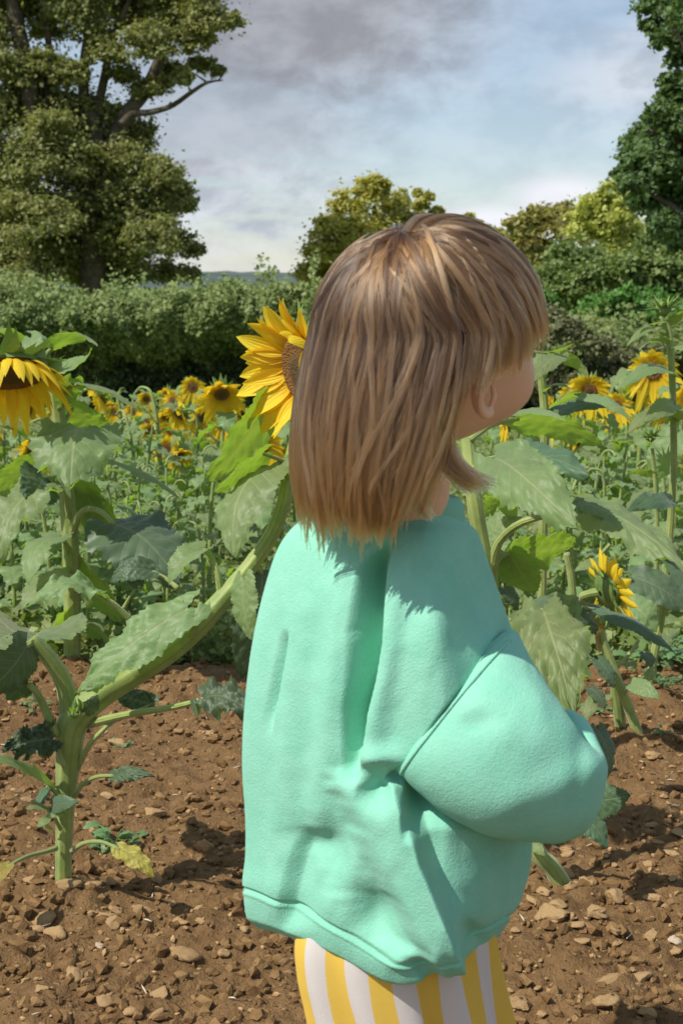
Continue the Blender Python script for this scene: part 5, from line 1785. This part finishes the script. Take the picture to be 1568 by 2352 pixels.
def ring_mesh(tab, rows, cols, off=0.0, seam=None, back_sag=0.25):
    tab_s = np.array([t[0] for t in tab])
    q = np.array([[t[1][0], t[1][1], t[2][0], t[2][1], t[3], t[4], t[5]] for t in tab])
    s = np.linspace(0, 1, rows)
    # smooth interpolation in s
    k = len(tab)
    idx = np.interp(s, tab_s, np.arange(k))
    ext = np.vstack([2 * q[0] - q[1], q, 2 * q[-1] - q[-2]])
    i = np.minimum(idx.astype(int), k - 2)
    f = (idx - i)[:, None]
    a, b, c, d = ext[i], ext[i + 1], ext[i + 2], ext[i + 3]
    q = 0.5 * (2 * b + (c - a) * f + (2 * a - 5 * b + 4 * c - d) * f ** 2 + (3 * b - a - 3 * c + d) * f ** 3)
    half = cols // 2
    cosf = np.cos(np.linspace(math.pi, 0, half + 1)) * 0.35 + np.linspace(-1, 1, half + 1) * 0.65
    cosb = cosf[::-1][1:-1]
    cs = np.concatenate([cosf, cosb])
    front = np.concatenate([np.ones(half + 1), -np.ones(half - 1)])
    x = np.where(cs < 0.4, (0.4 - cs) / 1.4, (cs - 0.4) / 0.6)
    pf = np.where(cs < 0.4, 1 - 0.72 * x ** 1.35 - 0.28 * (1 - np.sqrt(np.clip(1 - x ** 2, 0, 1))), 1 - 0.6 * x ** 1.8 - 0.4 * (1 - np.sqrt(np.clip(1 - x ** 2, 0, 1))))
    sn = np.where(front > 0, pf, -np.sqrt(np.clip(1 - np.abs(cs) ** 2.3, 0, 1)))
    Lp = np.array([P(r_[0], r_[1], r_[4]) for r_ in q])
    Rp = np.array([P(r_[2], r_[3], r_[4]) for r_ in q])
    wid = np.linalg.norm((Rp - Lp) / 2, axis=1)
    w01 = (cs + 1) / 2
    V = Lp[:, None, :] * (1 - w01)[None, :, None] + Rp[:, None, :] * w01[None, :, None]
    V[..., 1] -= (wid * 0.62)[:, None] * np.minimum(sn, 0)[None, :]
    shape = np.interp(cs, [-1, -.85, -.7, -.46, -.28, 0, .2, .35, .5, .8, 1], [0, .09, .2, .36, .52, .86, 1, .97, .82, .3, 0])
    shape[:half + 1] = np.convolve(np.pad(shape[:half + 1], 12, mode='edge'), np.ones(25) / 25, 'valid')
    fi = np.where(front > 0)[0]
    for i_ in range(rows):
        uu = q[i_, 0] * (1 - w01[fi]) + q[i_, 2] * w01[fi]
        vv = q[i_, 1] * (1 - w01[fi]) + q[i_, 3] * w01[fi] + q[i_, 6] * shape[fi]
        yy = q[i_, 4] - wid[i_] * q[i_, 5] * sn[fi]
        d0, d1 = (uu - UC) / F_PX, (VC - vv) / F_PX
        den = CP + SP * d1
        V[i_, fi, 0] = d0 * yy / den
        V[i_, fi, 1] = yy
        V[i_, fi, 2] = CAM_Z + (-SP + CP * d1) * yy / den
    u, v = project(V)
    fr = np.clip(sn[None, :] * 3.5, 0, 1)
    d = folds(u, v) * fr
    if seam is not None:
        d = d + seam(s)[:, None]
    d = d + off
    out = np.zeros_like(V)
    out[..., 0] = np.broadcast_to(cs[None, :] - 0.35, V.shape[:2]) * 0.6
    out[..., 1] = -np.broadcast_to(np.where(front > 0, 0.12 + np.abs(sn), sn)[None, :], V.shape[:2])
    V = V + nrm(out) * d[..., None]
    uv = np.zeros(V.shape[:2] + (2,))
    uv[..., 0] = np.arange(V.shape[1])[None, :] / V.shape[1]
    uv[..., 1] = s[:, None]
    return V, uv


V, uv = ring_mesh(TORSO, 270, 420, seam=lambda s: -0.003 * sstep(s, 0.985, 1.0))
mb = MB()
mb.grid(V, uv, wrap=True, flip=True)
SW = obj('sweatshirt', mb, MATS['sweat'], PB)
V, uv = ring_mesh(HEM, 46, 420, off=-0.001, seam=lambda s: -0.002 * (1 - sstep(s, 0.0, 0.10)) - 0.006 * sstep(s, 0.75, 1.0) + 0.001 * np.exp(-((s - 0.14) / 0.05) ** 2))
inner = V[-1:] * 1.0
cen = V[-1].mean(0)
lip = cen + (V[-1] - cen) * 0.955 + A(0, 0, 0.004)
lip2 = cen + (V[-1] - cen) * 0.90 + A(0, 0, 0.05)
V = np.concatenate([V, lip[None], lip2[None]])
uv = np.concatenate([uv, uv[-1:], uv[-1:]])
mb = MB()
mb.grid(V, uv, wrap=True, flip=True)
obj('hem_band', mb, MATS['sweat_rib'], SW)
# collar
cn = P(948, 1150, YC)
ctop = P(1000, 1104, YC)
mb = MB()
ring = []
for k, (uL, vL, uR, vR, ds, g_) in enumerate([(800, 1150, 1068, 1194, .80, 0), (808, 1138, 1067, 1180, .80, .0035), (820, 1118, 1064, 1160, .78, .004), (834, 1098, 1058, 1146, .76, .003), (846, 1092, 1050, 1142, .74, 0), (854, 1104, 1044, 1156, .72, 0), (850, 1140, 1048, 1190, .72, 0)]):
    an = np.linspace(0, 6.2832, 90, endpoint=False)
    w01 = (np.cos(an) + 1) / 2
    wd = PX_(uR - uL, 1.36) / 2
    rr = []
    for a_, w_ in zip(an, w01):
        yy = 1.365 - math.sin(a_) * (wd * ds + g_)
        rr.append(P(uL + (uR - uL) * w_, vL + (vR - vL) * w_ + 6 * math.sin(a_), yy))
    ring.append(rr)
ring = np.array(ring)
mb.grid(ring, np.stack(np.meshgrid(np.arange(90) / 90, np.linspace(0, 1, 7)), -1), wrap=True, flip=True)
obj('collar', mb, MATS['sweat_rib'], SW)


def sleeve(rings, name, n=90, seg=72, wr=None):
    """rings: (top, bottom, normal vector with its length) in world space"""
    k = len(rings)
    ctr = np.array([(a + b) / 2 for a, b, _ in rings])
    ax = np.array([(a - b) / 2 for a, b, _ in rings])
    nm = np.array([c for _, _, c in rings])
    ctr, ax, nm = catmull(ctr, n), catmull(ax, n), catmull(nm, n)
    an = np.linspace(0, 6.2832, seg, endpoint=False)
    ca = np.cos(an) + 0.30 * np.clip(np.sin(an), 0, 1) ** 2
    V = ctr[:, None] + ca[None, :, None] * ax[:, None] + np.sin(an)[None, :, None] * nm[:, None]
    t = np.linspace(0, 1, n)[:, None]
    d = 0.0022 * vnoise(t * 9 + 0 * an, np.cos(an) * 2.2 + 0 * t, 91) + 0.0012 * vnoise(t * 24 + 0 * an, np.sin(an) * 4 + 0 * t, 92)
    if wr is not None:
        d = d + wr(t, an[None, :], V)
    V = V + nrm(V - ctr[:, None]) * d[..., None]
    mb = MB()
    uv = np.stack(np.broadcast_arrays(an[None, :] / 6.2832, t), -1)
    mb.grid(V, uv, wrap=True)
    return obj(name, mb, MATS['sweat'], SW), V


def wrinkle(t, an, V):
    u, v = project(V)
    d = -0.0018 * np.exp(-((u - 1322 - (v - 1800) * -0.12) / 20) ** 2) * sstep(v, 1640, 1720)
    d = d + 0.0045 * np.exp(-((u - 1170 - (v - 1700) * .9) / 60) ** 2 - ((v - 1640) / 70) ** 2)
    d = d - 0.005 * np.exp(-((u - 1100) / 50) ** 2 - ((v - 1660 - (u - 1100) * -0.15) / 28) ** 2)
    d = d + 0.004 * np.exp(-((v - 1830 - (u - 1200) * -.4) / 40) ** 2) * sstep(u, 1060, 1180)
    return d


s_n = lambda *v: A(*v)
R_SL = [(P(1178, 1446, 1.338), P(908, 1770, 1.276), s_n(-.015, -.042, .014)),
        (P(1190, 1456, 1.330), P(921, 1776, 1.262), s_n(-.015, -.056, .014)),
        (P(1210, 1496, 1.310), P(958, 1816, 1.258), s_n(-.009, -.066, .006)),
        (P(1244, 1552, 1.290), P(1036, 1876, 1.256), s_n(.000, -.068, -.002)),
        (P(1288, 1622, 1.280), P(1136, 1918, 1.256), s_n(.012, -.056, -.006)),
        (P(1318, 1680, 1.285), P(1262, 1932, 1.262), s_n(.022, -.042, -.004)),
        (P(1334, 1706, 1.300), P(1306, 1922, 1.285), s_n(.022, -.024, .0)),
        (P(1304, 1636, 1.345), P(1304, 1906, 1.340), s_n(.027, -.004, .0)),
        (P(1278, 1640, 1.390), P(1256, 1872, 1.390), s_n(.030, .012, .0)),
        (P(1226, 1660, 1.430), P(1212, 1840, 1.430), s_n(.034, .020, .0)),
        (P(1196, 1690, 1.452), P(1186, 1800, 1.452), s_n(.022, .014, .0))]
SLV, Vs = sleeve(R_SL, 'sleeve', 150, 110, wrinkle)
mb = MB()
ax0 = (R_SL[-1][0] - R_SL[-1][1]) / 2
for_c = []
for t_, sc_ in [(0, 1.0), (.3, .82), (.8, .80), (1, .74)]:
    c = (R_SL[-1][0] + R_SL[-1][1]) / 2 + nrm(A(-.5, .8, 0)) * 0.035 * t_
    an = np.linspace(0, 6.2832, 48, endpoint=False)
    for_c.append(c + np.cos(an)[:, None] * ax0 * sc_ + np.sin(an)[:, None] * R_SL[-1][2] * sc_)
mb.grid(np.array(for_c), np.stack(np.meshgrid(np.arange(48) / 48, np.linspace(0, 1, 4)), -1), wrap=True)
obj('cuff', mb, MATS['sweat_rib'], SLV)
# far sleeve, mostly out of sight in front of the body
a0 = SH - RT * 0.075 - UP * 0.02
a1 = a0 - RT * 0.045 + FW * 0.03 - UP * 0.13
a2 = SH + FW * 0.15 - RT * 0.05 - UP * 0.19
R2 = [(a0 + UP * .07, a0 - UP * .09, FW * .06), (a0 * .5 + a1 * .5 + UP * .06 - RT * .01, a0 * .5 + a1 * .5 - UP * .06 - RT * .01, FW * .055), (a1 + UP * .05 - RT * .01, a1 - UP * .055 - RT * .015, FW * .045 - RT * .02),
      (a1 * .4 + a2 * .6 + UP * .045, a1 * .4 + a2 * .6 - UP * .045, -RT * .035), (a2 + UP * .024, a2 - UP * .024, -RT * .022)]
sleeve(R2, 'sleeve', 60, 48)

# armhole seam: two stitched ridges lying on the cloth
seam_uv = [(1186, 1456), (1158, 1474), (1132, 1492), (1094, 1520), (1056, 1552), (1024, 1590), (997, 1628), (972, 1664), (951, 1699), (934, 1738), (921, 1772)]
idx = np.argmax(Vs[0][:, 1] < 9)
fr = Vs[17][:, 1] < Vs[17][:, 1].mean()
mb = MB()
pts = [p for p in Vs[17][fr]]
pts.sort(key=lambda p: -p[2])
pts = np.array(pts)
pts = catmull(pts[::4], 60)
mb.tube(pts + A(-0.0010, 0.0004, 0.0010), np.full(60, 0.0016) * (1 + 0.25 * vnoise(np.arange(60) / 3.0, np.zeros(60), 87)), 8)
obj('seam', mb, MATS['sweat'], SW)


# ---- shorts
def stripe_mat():
    m, t = new_mat('stripes')
    tc = t.n('ShaderNodeTexCoord')
    sp = t.n('ShaderNodeSeparateXYZ')
    t.l(tc.outputs['UV'], sp.inputs[0])
    n1 = t.noise(tc.outputs['Object'], 700, 3, 0.6)
    n2 = t.noise(tc.outputs['Object'], 9, 3, 0.5)
    x = t.math('FRACT', t.math('ADD', sp.outputs[0], t.math('MULTIPLY', t.math('SUBTRACT', n2, 0.5), 0.10)))
    f = t.math('MULTIPLY', t.sstep(x, 0.0, 0.03), t.sstep(x, 0.52, 0.49))
    col = t.mix(f, (0.74, 0.69, 0.645), (0.84, 0.57, 0.10))
    b = t.n('ShaderNodeBsdfPrincipled', Roughness=0.85)
    b.inputs['Specular IOR Level'].default_value = 0.2
    t.l(col, b.inputs['Base Color'])
    t.l(bump(t, n1, 0.4, 0.001), b.inputs['Normal'])
    tr = t.n('ShaderNodeBsdfTranslucent')
    t.l(col, tr.inputs[0])
    mx = t.n('ShaderNodeMixShader')
    mx.inputs[0].default_value = 0.15
    t.l(b.outputs[0], mx.inputs[1])
    t.l(tr.outputs[0], mx.inputs[2])
    finish(t, mx.outputs[0])
    MATS['stripes'] = m


stripe_mat()


def shorts():
    mb = MB()
    tabS = [((688, 2090), (1120, 2090)), ((676, 2160), (1128, 2150)), ((682, 2230), (1138, 2220)), ((698, 2300), (1152, 2300)), ((712, 2360), (1166, 2370)), ((724, 2430), (1180, 2440))]
    n = 160
    an = np.linspace(0, 6.2832, n, endpoint=False)
    rows = []
    L = catmull(np.array([P(*t[0], YC) for t in tabS]), 60)
    R = catmull(np.array([P(*t[1], YC) for t in tabS]), 60)
    for i in range(60):
        c, h = (L[i] + R[i]) / 2, (R[i] - L[i]) / 2
        w = np.linalg.norm(h)
        t = i / 59
        d = 0.0060 * (.3 + t) * np.sin(an * 7 + 1.2 + t) + 0.0040 * (.2 + t) * np.sin(an * 13 + t * 2.5)
        split = 0.020 * t * np.exp(-((np.cos(an) - 0.35) / 0.10) ** 2)
        rad = 1 + (d - split) / w
        rows.append(c + (np.cos(an) * rad)[:, None] * h - (np.sin(an) * rad)[:, None] * A(0, 1, 0) * w * 0.62)
    uv = np.zeros((60, n, 2))
    uv[..., 0] = (an / 6.2832 * 30)[None, :] * 0.5 + 0.30
    uv[..., 1] = np.linspace(0, 1, 60)[:, None]
    # seam of the uv wrap falls on the far side
    k = n // 2 + n // 4
    rows = np.roll(np.array(rows), -k, axis=1)
    an2 = np.roll(an, -k)
    an2 = np.where(np.arange(n) >= n - k, an2 + 6.2832, an2)
    xs = np.cumsum(np.r_[0, np.linalg.norm(np.diff(rows[20], axis=0), axis=1)])
    uv[..., 0] = xs[None, :] / 0.047 + 0.2
    mb.grid(rows, uv, wrap=False)
    Vend = np.concatenate([rows[:, -1:], rows[:, :1]], 1)
    mb.grid(Vend, np.concatenate([uv[:, -1:], uv[:, -1:] + .01], 1))
    # two short legs below
    c0 = rows[-1].mean(0)
    for sg in (1, -1):
        c = c0 + RT * sg * 0.047
        rr = []
        for t in np.linspace(0, 1, 14):
            rad = 0.054 + 0.005 * t
            rr.append(c + A(0, 0, 0.012 - 0.055 * t) + (np.cos(an) * rad)[:, None] * A(1, 0, 0) + (np.sin(an) * rad * (1 + 0.03 * np.sin(an * 7)))[:, None] * A(0, 1, 0))
        uv2 = np.zeros((14, n, 2))
        uv2[..., 0] = (an * 0.056 / 0.047)[None, :]
        mb.grid(np.array(rr), uv2, wrap=True)
    o = obj('shorts', mb, MATS['stripes'], PB)


shorts()


# ---- hair
def hair_mat():
    m, t = new_mat('hair')
    hi = t.n('ShaderNodeHairInfo')
    tc = t.n('ShaderNodeTexCoord')
    n = t.noise(tc.outputs['Object'], 26, 3, 0.5)
    at = t.n('ShaderNodeAttribute', attribute_name='lock_tint')
    f = t.math('ADD', t.math('MULTIPLY', hi.outputs['Random'], 0.12), t.math('MULTIPLY', at.outputs['Fac'], 0.88))
    col = t.mix(f, (0.022, 0.010, 0.004), (0.265, 0.130, 0.050))
    col = t.mix(t.math('MULTIPLY', t.sstep(hi.outputs['Intercept'], 0.45, 1.0), 0.5), col, (0.42, 0.215, 0.085))
    h = t.n('ShaderNodeBsdfHairPrincipled')
    h.parametrization = 'COLOR'
    t.l(col, h.inputs['Color'])
    h.inputs['Roughness'].default_value = 0.23
    h.inputs['Radial Roughness'].default_value = 0.38
    h.inputs['Random Roughness'].default_value = 0.0
    finish(t, h.outputs[0])
    MATS['hair'] = m


hair_mat()
simple('hair_base', (0.065, 0.036, 0.020), (0.12, 0.068, 0.036), 60, 0.7, 0.4, spec=0.2)
AX = A(0.092, 0.077, 0.0885)                # scalp half axes along FW, RT, UP
CR = nrm(A(-0.52, 0.05, 0.85))              # the crown whorl in (FW, RT, UP)


def loc2w(p):
    return HC + p[..., 0:1] * FW + p[..., 1:2] * RT + p[..., 2:3] * UP


def zend(al):
    """lowest point of a lock that falls at bearing al (degrees from the forehead)"""
    a = np.abs(((al + 180) % 360) - 180)
    return np.interp(a, [0, 40, 60, 80, 100, 116, 119, 123, 130, 150, 180], [.018, .014, .004, -.014, -.032, -.047, -.088, -.128, -.142, -.150, -.146])


def strand(al, off, root, n, jit=0.0, zj=0.0, sway=(0, 0, 0), spread=0.0, cr=CR):
    """paths for arrays of bearings al (deg), layer offset, root position along the arc -> (k, n, 3) in world"""
    k = len(al)
    a = np.radians(al)
    eh = np.stack([np.cos(a), np.sin(a), np.full(k, 0.0)], -1)
    eh = nrm(eh)
    om = np.arccos(np.clip(eh @ cr, -1, 1))
    ze = zend(al) + zj
    arc = om * 0.095
    zq1 = AX[2] * eh[:, 2]
    hang = np.maximum(zq1 - ze, 0.0)
    total = arc * (1 - root) + hang
    t = np.linspace(0, 1, n)[None, :]
    dist = t * total[:, None]
    la = (arc * (1 - root))[:, None]
    q = root[:, None] + (1 - root[:, None]) * np.clip(dist / (la + 1e-9), 0, 1)
    # stop short for fringe locks that end above the widest line
    so = np.sin(om)[:, None]
    d = (np.sin((1 - q) * om[:, None]) / so)[..., None] * cr + (np.sin(q * om[:, None]) / so)[..., None] * eh[:, None, :]
    lift = off[:, None] * sstep(q, 0.0, 0.35) * (0.55 + 0.45 * q) + 0.004
    p = d * (AX + lift[..., None])
    dn = np.clip(dist - la, 0, None)
    hd = np.stack([np.cos(a), np.sin(a), np.zeros(k)], -1)
    tg = np.stack([-np.sin(a), np.cos(a), np.zeros(k)], -1)
    aa = np.abs(((al + 180) % 360) - 180)
    flare = np.interp(aa, [0, 60, 100, 120, 150, 180], [-.02, -.02, -.10, 0.02, .09, .10])
    dl = dn / 0.17
    p[..., 2] -= dn
    p = p + hd[:, None, :] * ((flare[:, None] * dn) * (1 + spread) + 0.010 * np.sin(np.clip(dl, 0, 1) * 3.14) * (aa > 100)[:, None] - 0.004 * (np.clip(dl - 0.7, 0, 1) / .3) ** 2 * (aa > 100)[:, None])[..., None]
    side = np.interp(((al + 180) % 360) - 180, [100, 116, 150, 175], [0, .36, .12, 0])
    p = p + tg[:, None, :] * (side[:, None] * dn)[..., None]
    sw = sway[0][:, None] * np.sin(t * 4.2 + sway[1][:, None]) * t + sway[2][:, None] * np.sin(t * 11 + sway[1][:, None] * 3) * t
    p = p + tg[:, None, :] * sw[..., None]
    return loc2w(p)


def hair():
    r = np.random.default_rng(5)
    # inner mass
    mb = MB()
    al = np.concatenate([np.linspace(-180, 180, 181)])
    nn = 26
    pth = strand(al, np.full(len(al), 0.006), np.full(len(al), 0.02), nn, zj=np.full(len(al), 0.012), sway=(np.zeros(len(al)),) * 3)
    mb.grid(pth)
    cap = obj('hair', mb, MATS['hair_base'], PB)
    n = 18
    allP, allR, allT = [], [], []

    def emit(P_, rad, taper=0.5, tint=None):
        allP.append(P_)
        allT.append(np.clip(np.full(len(P_), r.random() if tint is None else tint) + r.normal(size=len(P_)) * 0.08, 0, 1))
        tt = np.linspace(0, 1, P_.shape[1])
        rr = rad[:, None] * np.interp(tt, [0, .75, 1], [1, 1, taper])[None, :]
        allR.append(rr)

    # locks: strands gathered around guide bearings
    groups = []
    for k in range(330):
        ac = r.uniform(125, 236)            # long hair round the back
        groups.append((ac, 'long'))
    for k in range(120):
        groups.append((r.uniform(-72, 113), 'fringe'))
    for ac, kind in groups:
        m = int(r.integers(26, 52))
        lay = r.random()
        if kind == 'long':
            off = 0.006 + 0.016 * lay
            wid = r.uniform(1.5, 4.5)
            s0 = r.normal() * 0.009
        else:
            off = 0.007 + 0.013 * lay
            wid = r.uniform(2.0, 4.5)
            s0 = r.normal() * 0.0022
        da = r.normal(size=m) * wid
        root = np.clip(r.uniform(0.0, 0.75 * (1 - lay) + 0.12) + r.normal(size=m) * 0.06, 0.01, 0.9)
        offs = off + r.normal(size=m) * 0.0016
        zc = r.normal() * (0.013 if kind == 'long' else 0.0035)
        zj = zc + r.normal(size=m) * (0.0045 if kind == 'long' else 0.003) - (np.abs(r.normal(size=m)) * 0.004)
        ph = r.uniform(0, 6.28)
        sway = (s0 + r.normal(size=m) * 0.0016, np.full(m, ph) + r.normal(size=m) * 0.25, r.normal(size=m) * 0.0008)
        cr = nrm(CR + r.normal(size=3) * 0.13)
        pth = strand(ac + da, np.maximum(offs, 0.003), root, n, zj=zj, sway=sway, cr=cr)
        # gather towards the lock's own middle near the tip
        mid = pth.mean(0, keepdims=True)
        g_ = np.interp(np.linspace(0, 1, n), [0, .35, .7, 1], [0, .25, .5, r.uniform(.35, .8)] if kind == 'long' else [0, .1, .25, .35])[None, :, None]
        pz = pth[..., 2].copy()
        pth = pth * (1 - g_) + mid * g_
        pth[..., 2] = pz
        emit(pth, np.full(m, 0.00041) * r.uniform(.8, 1.25, m), tint=0.10 + 0.62 * r.random())
    # narrow separate locks lying over the rest, bright and dark
    for k in range(230):
        m = int(r.integers(14, 40))
        fr_ = k % 4 == 0
        ac = r.uniform(-60, 112) if fr_ else r.uniform(125, 236)
        root = np.clip(np.full(m, r.uniform(0.02, 0.45)) + r.normal(size=m) * 0.03, 0.01, 0.9)
        offs = np.full(m, r.uniform(0.018, 0.0225) if fr_ else r.uniform(0.019, 0.027)) + r.normal(size=m) * 0.0006
        zc = r.normal() * (0.004 if fr_ else 0.018)
        w_ = r.uniform(0.5, 1.6)
        sway = (r.normal() * (0.003 if fr_ else 0.016) + r.normal(size=m) * 0.0006, np.full(m, r.uniform(0, 6.28)), np.full(m, r.normal() * 0.0012))
        cr = nrm(CR + r.normal(size=3) * 0.16)
        pth = strand(ac + r.normal(size=m) * w_, offs, root, n, zj=zc + r.normal(size=m) * 0.004, sway=sway, cr=cr)
        mid = pth.mean(0, keepdims=True)
        g_ = np.interp(np.linspace(0, 1, n), [0, .3, 1], [.1, .5, r.uniform(.5, .9)])[None, :, None]
        pz = pth[..., 2].copy()
        pth = pth * (1 - g_) + mid * g_
        pth[..., 2] = pz
        emit(pth, np.full(m, 0.00043), tint=r.uniform(.6, 1.0) if r.random() < .62 else r.uniform(0, .12))
    # loose crossing strands over the surface
    m = 1100
    al = r.uniform(125, 238, m)
    pth = strand(al, r.uniform(0.012, 0.027, m), r.uniform(0.02, 0.5, m), n, zj=r.normal(size=m) * 0.016, sway=(r.normal(size=m) * 0.013, r.uniform(0, 6.28, m), r.normal(size=m) * 0.0015))
    emit(pth, np.full(m, 0.00030))
    m = 110
    al = r.uniform(-70, 250, m)
    pth = strand(al, r.uniform(0.014, 0.026, m), r.uniform(0.02, 0.3, m), n, zj=r.normal(size=m) * 0.02 + 0.01, sway=(r.normal(size=m) * 0.012, r.uniform(0, 6.28, m), r.normal(size=m) * 0.003))
    emit(pth, np.full(m, 0.00016))
    # lock that swings forward under the ear
    def lock(pts, spread, m, n_, rad=0.00034):
        c = catmull(np.array([P(*q) for q in pts]), n_)
        w = np.interp(np.linspace(0, 1, n_), np.linspace(0, 1, len(spread)), spread)
        o = r.normal(size=(m, 1, 3)) * A(1, .7, .5)
        k_ = np.clip(np.linspace(0, 1, n_)[None, :] * r.uniform(0.85, 1.0, (m, 1)), 0, 1) * (n_ - 1)
        i0 = np.minimum(k_.astype(int), n_ - 2)
        f = (k_ - i0)[..., None]
        cc = c[i0] * (1 - f) + c[i0 + 1] * f
        emit(cc + o * w[None, :, None], np.full(m, rad) * r.uniform(.8, 1.2, m))
    yk = 1.268
    lock([(1052, 800, yk), (1036, 880, yk - .004), (1020, 950, yk - .004), (1014, 1010, yk), (1034, 1062, yk), (1072, 1096, yk), (1122, 1116, yk + .005)], [.004, .005, .005, .0045, .005, .0055, .006], 330, n)
    lock([(1048, 830, yk), (1028, 920, yk - .006), (1010, 1000, yk - .006), (1022, 1052, yk), (1056, 1098, yk), (1092, 1132, yk + .005)], [.004, .0045, .004, .004, .0045, .005], 200, n)
    lock([(1052, 780, yk), (1036, 870, yk - .006), (1006, 970, yk - .008), (985, 1070, yk - .01), (966, 1160, yk - .012), (990, 1192, yk - .012)], [.005, .005, .006, .005, .004, .003], 300, n)
    lock([(985, 610, 1.262), (996, 700, 1.250), (985, 800, 1.244), (940, 900, 1.238), (900, 1020, 1.232), (880, 1150, 1.232)], [.002, .003, .003, .003, .003, .003], 90, n)
    lock([(960, 560, 1.285), (1000, 650, 1.255), (1004, 760, 1.246), (990, 880, 1.242), (960, 1010, 1.238), (930, 1160, 1.236)], [.003, .0035, .0035, .004, .004, .004], 130, n)
    # write one curves object
    Pn = np.concatenate(allP)
    Rn = np.concatenate(allR)
    off_ = worldloc(cap)
    hc = bpy.data.hair_curves.new('strands')
    hc.add_curves([n] * len(Pn))
    hc.points.foreach_set('position', (Pn - off_).reshape(-1).astype(np.float32))
    try:
        hc.points.foreach_set('radius', Rn.reshape(-1).astype(np.float32))
    except Exception:
        at = hc.attributes.get('radius') or hc.attributes.new('radius', 'FLOAT', 'POINT')
        at.data.foreach_set('value', Rn.reshape(-1).astype(np.float32))
    at = hc.attributes.new('lock_tint', 'FLOAT', 'CURVE')
    at.data.foreach_set('value', np.concatenate(allT).astype(np.float32))
    hc.materials.append(MATS['hair'])
    link('strands', hc, cap)
    print('hair strands', len(Pn))


hair()
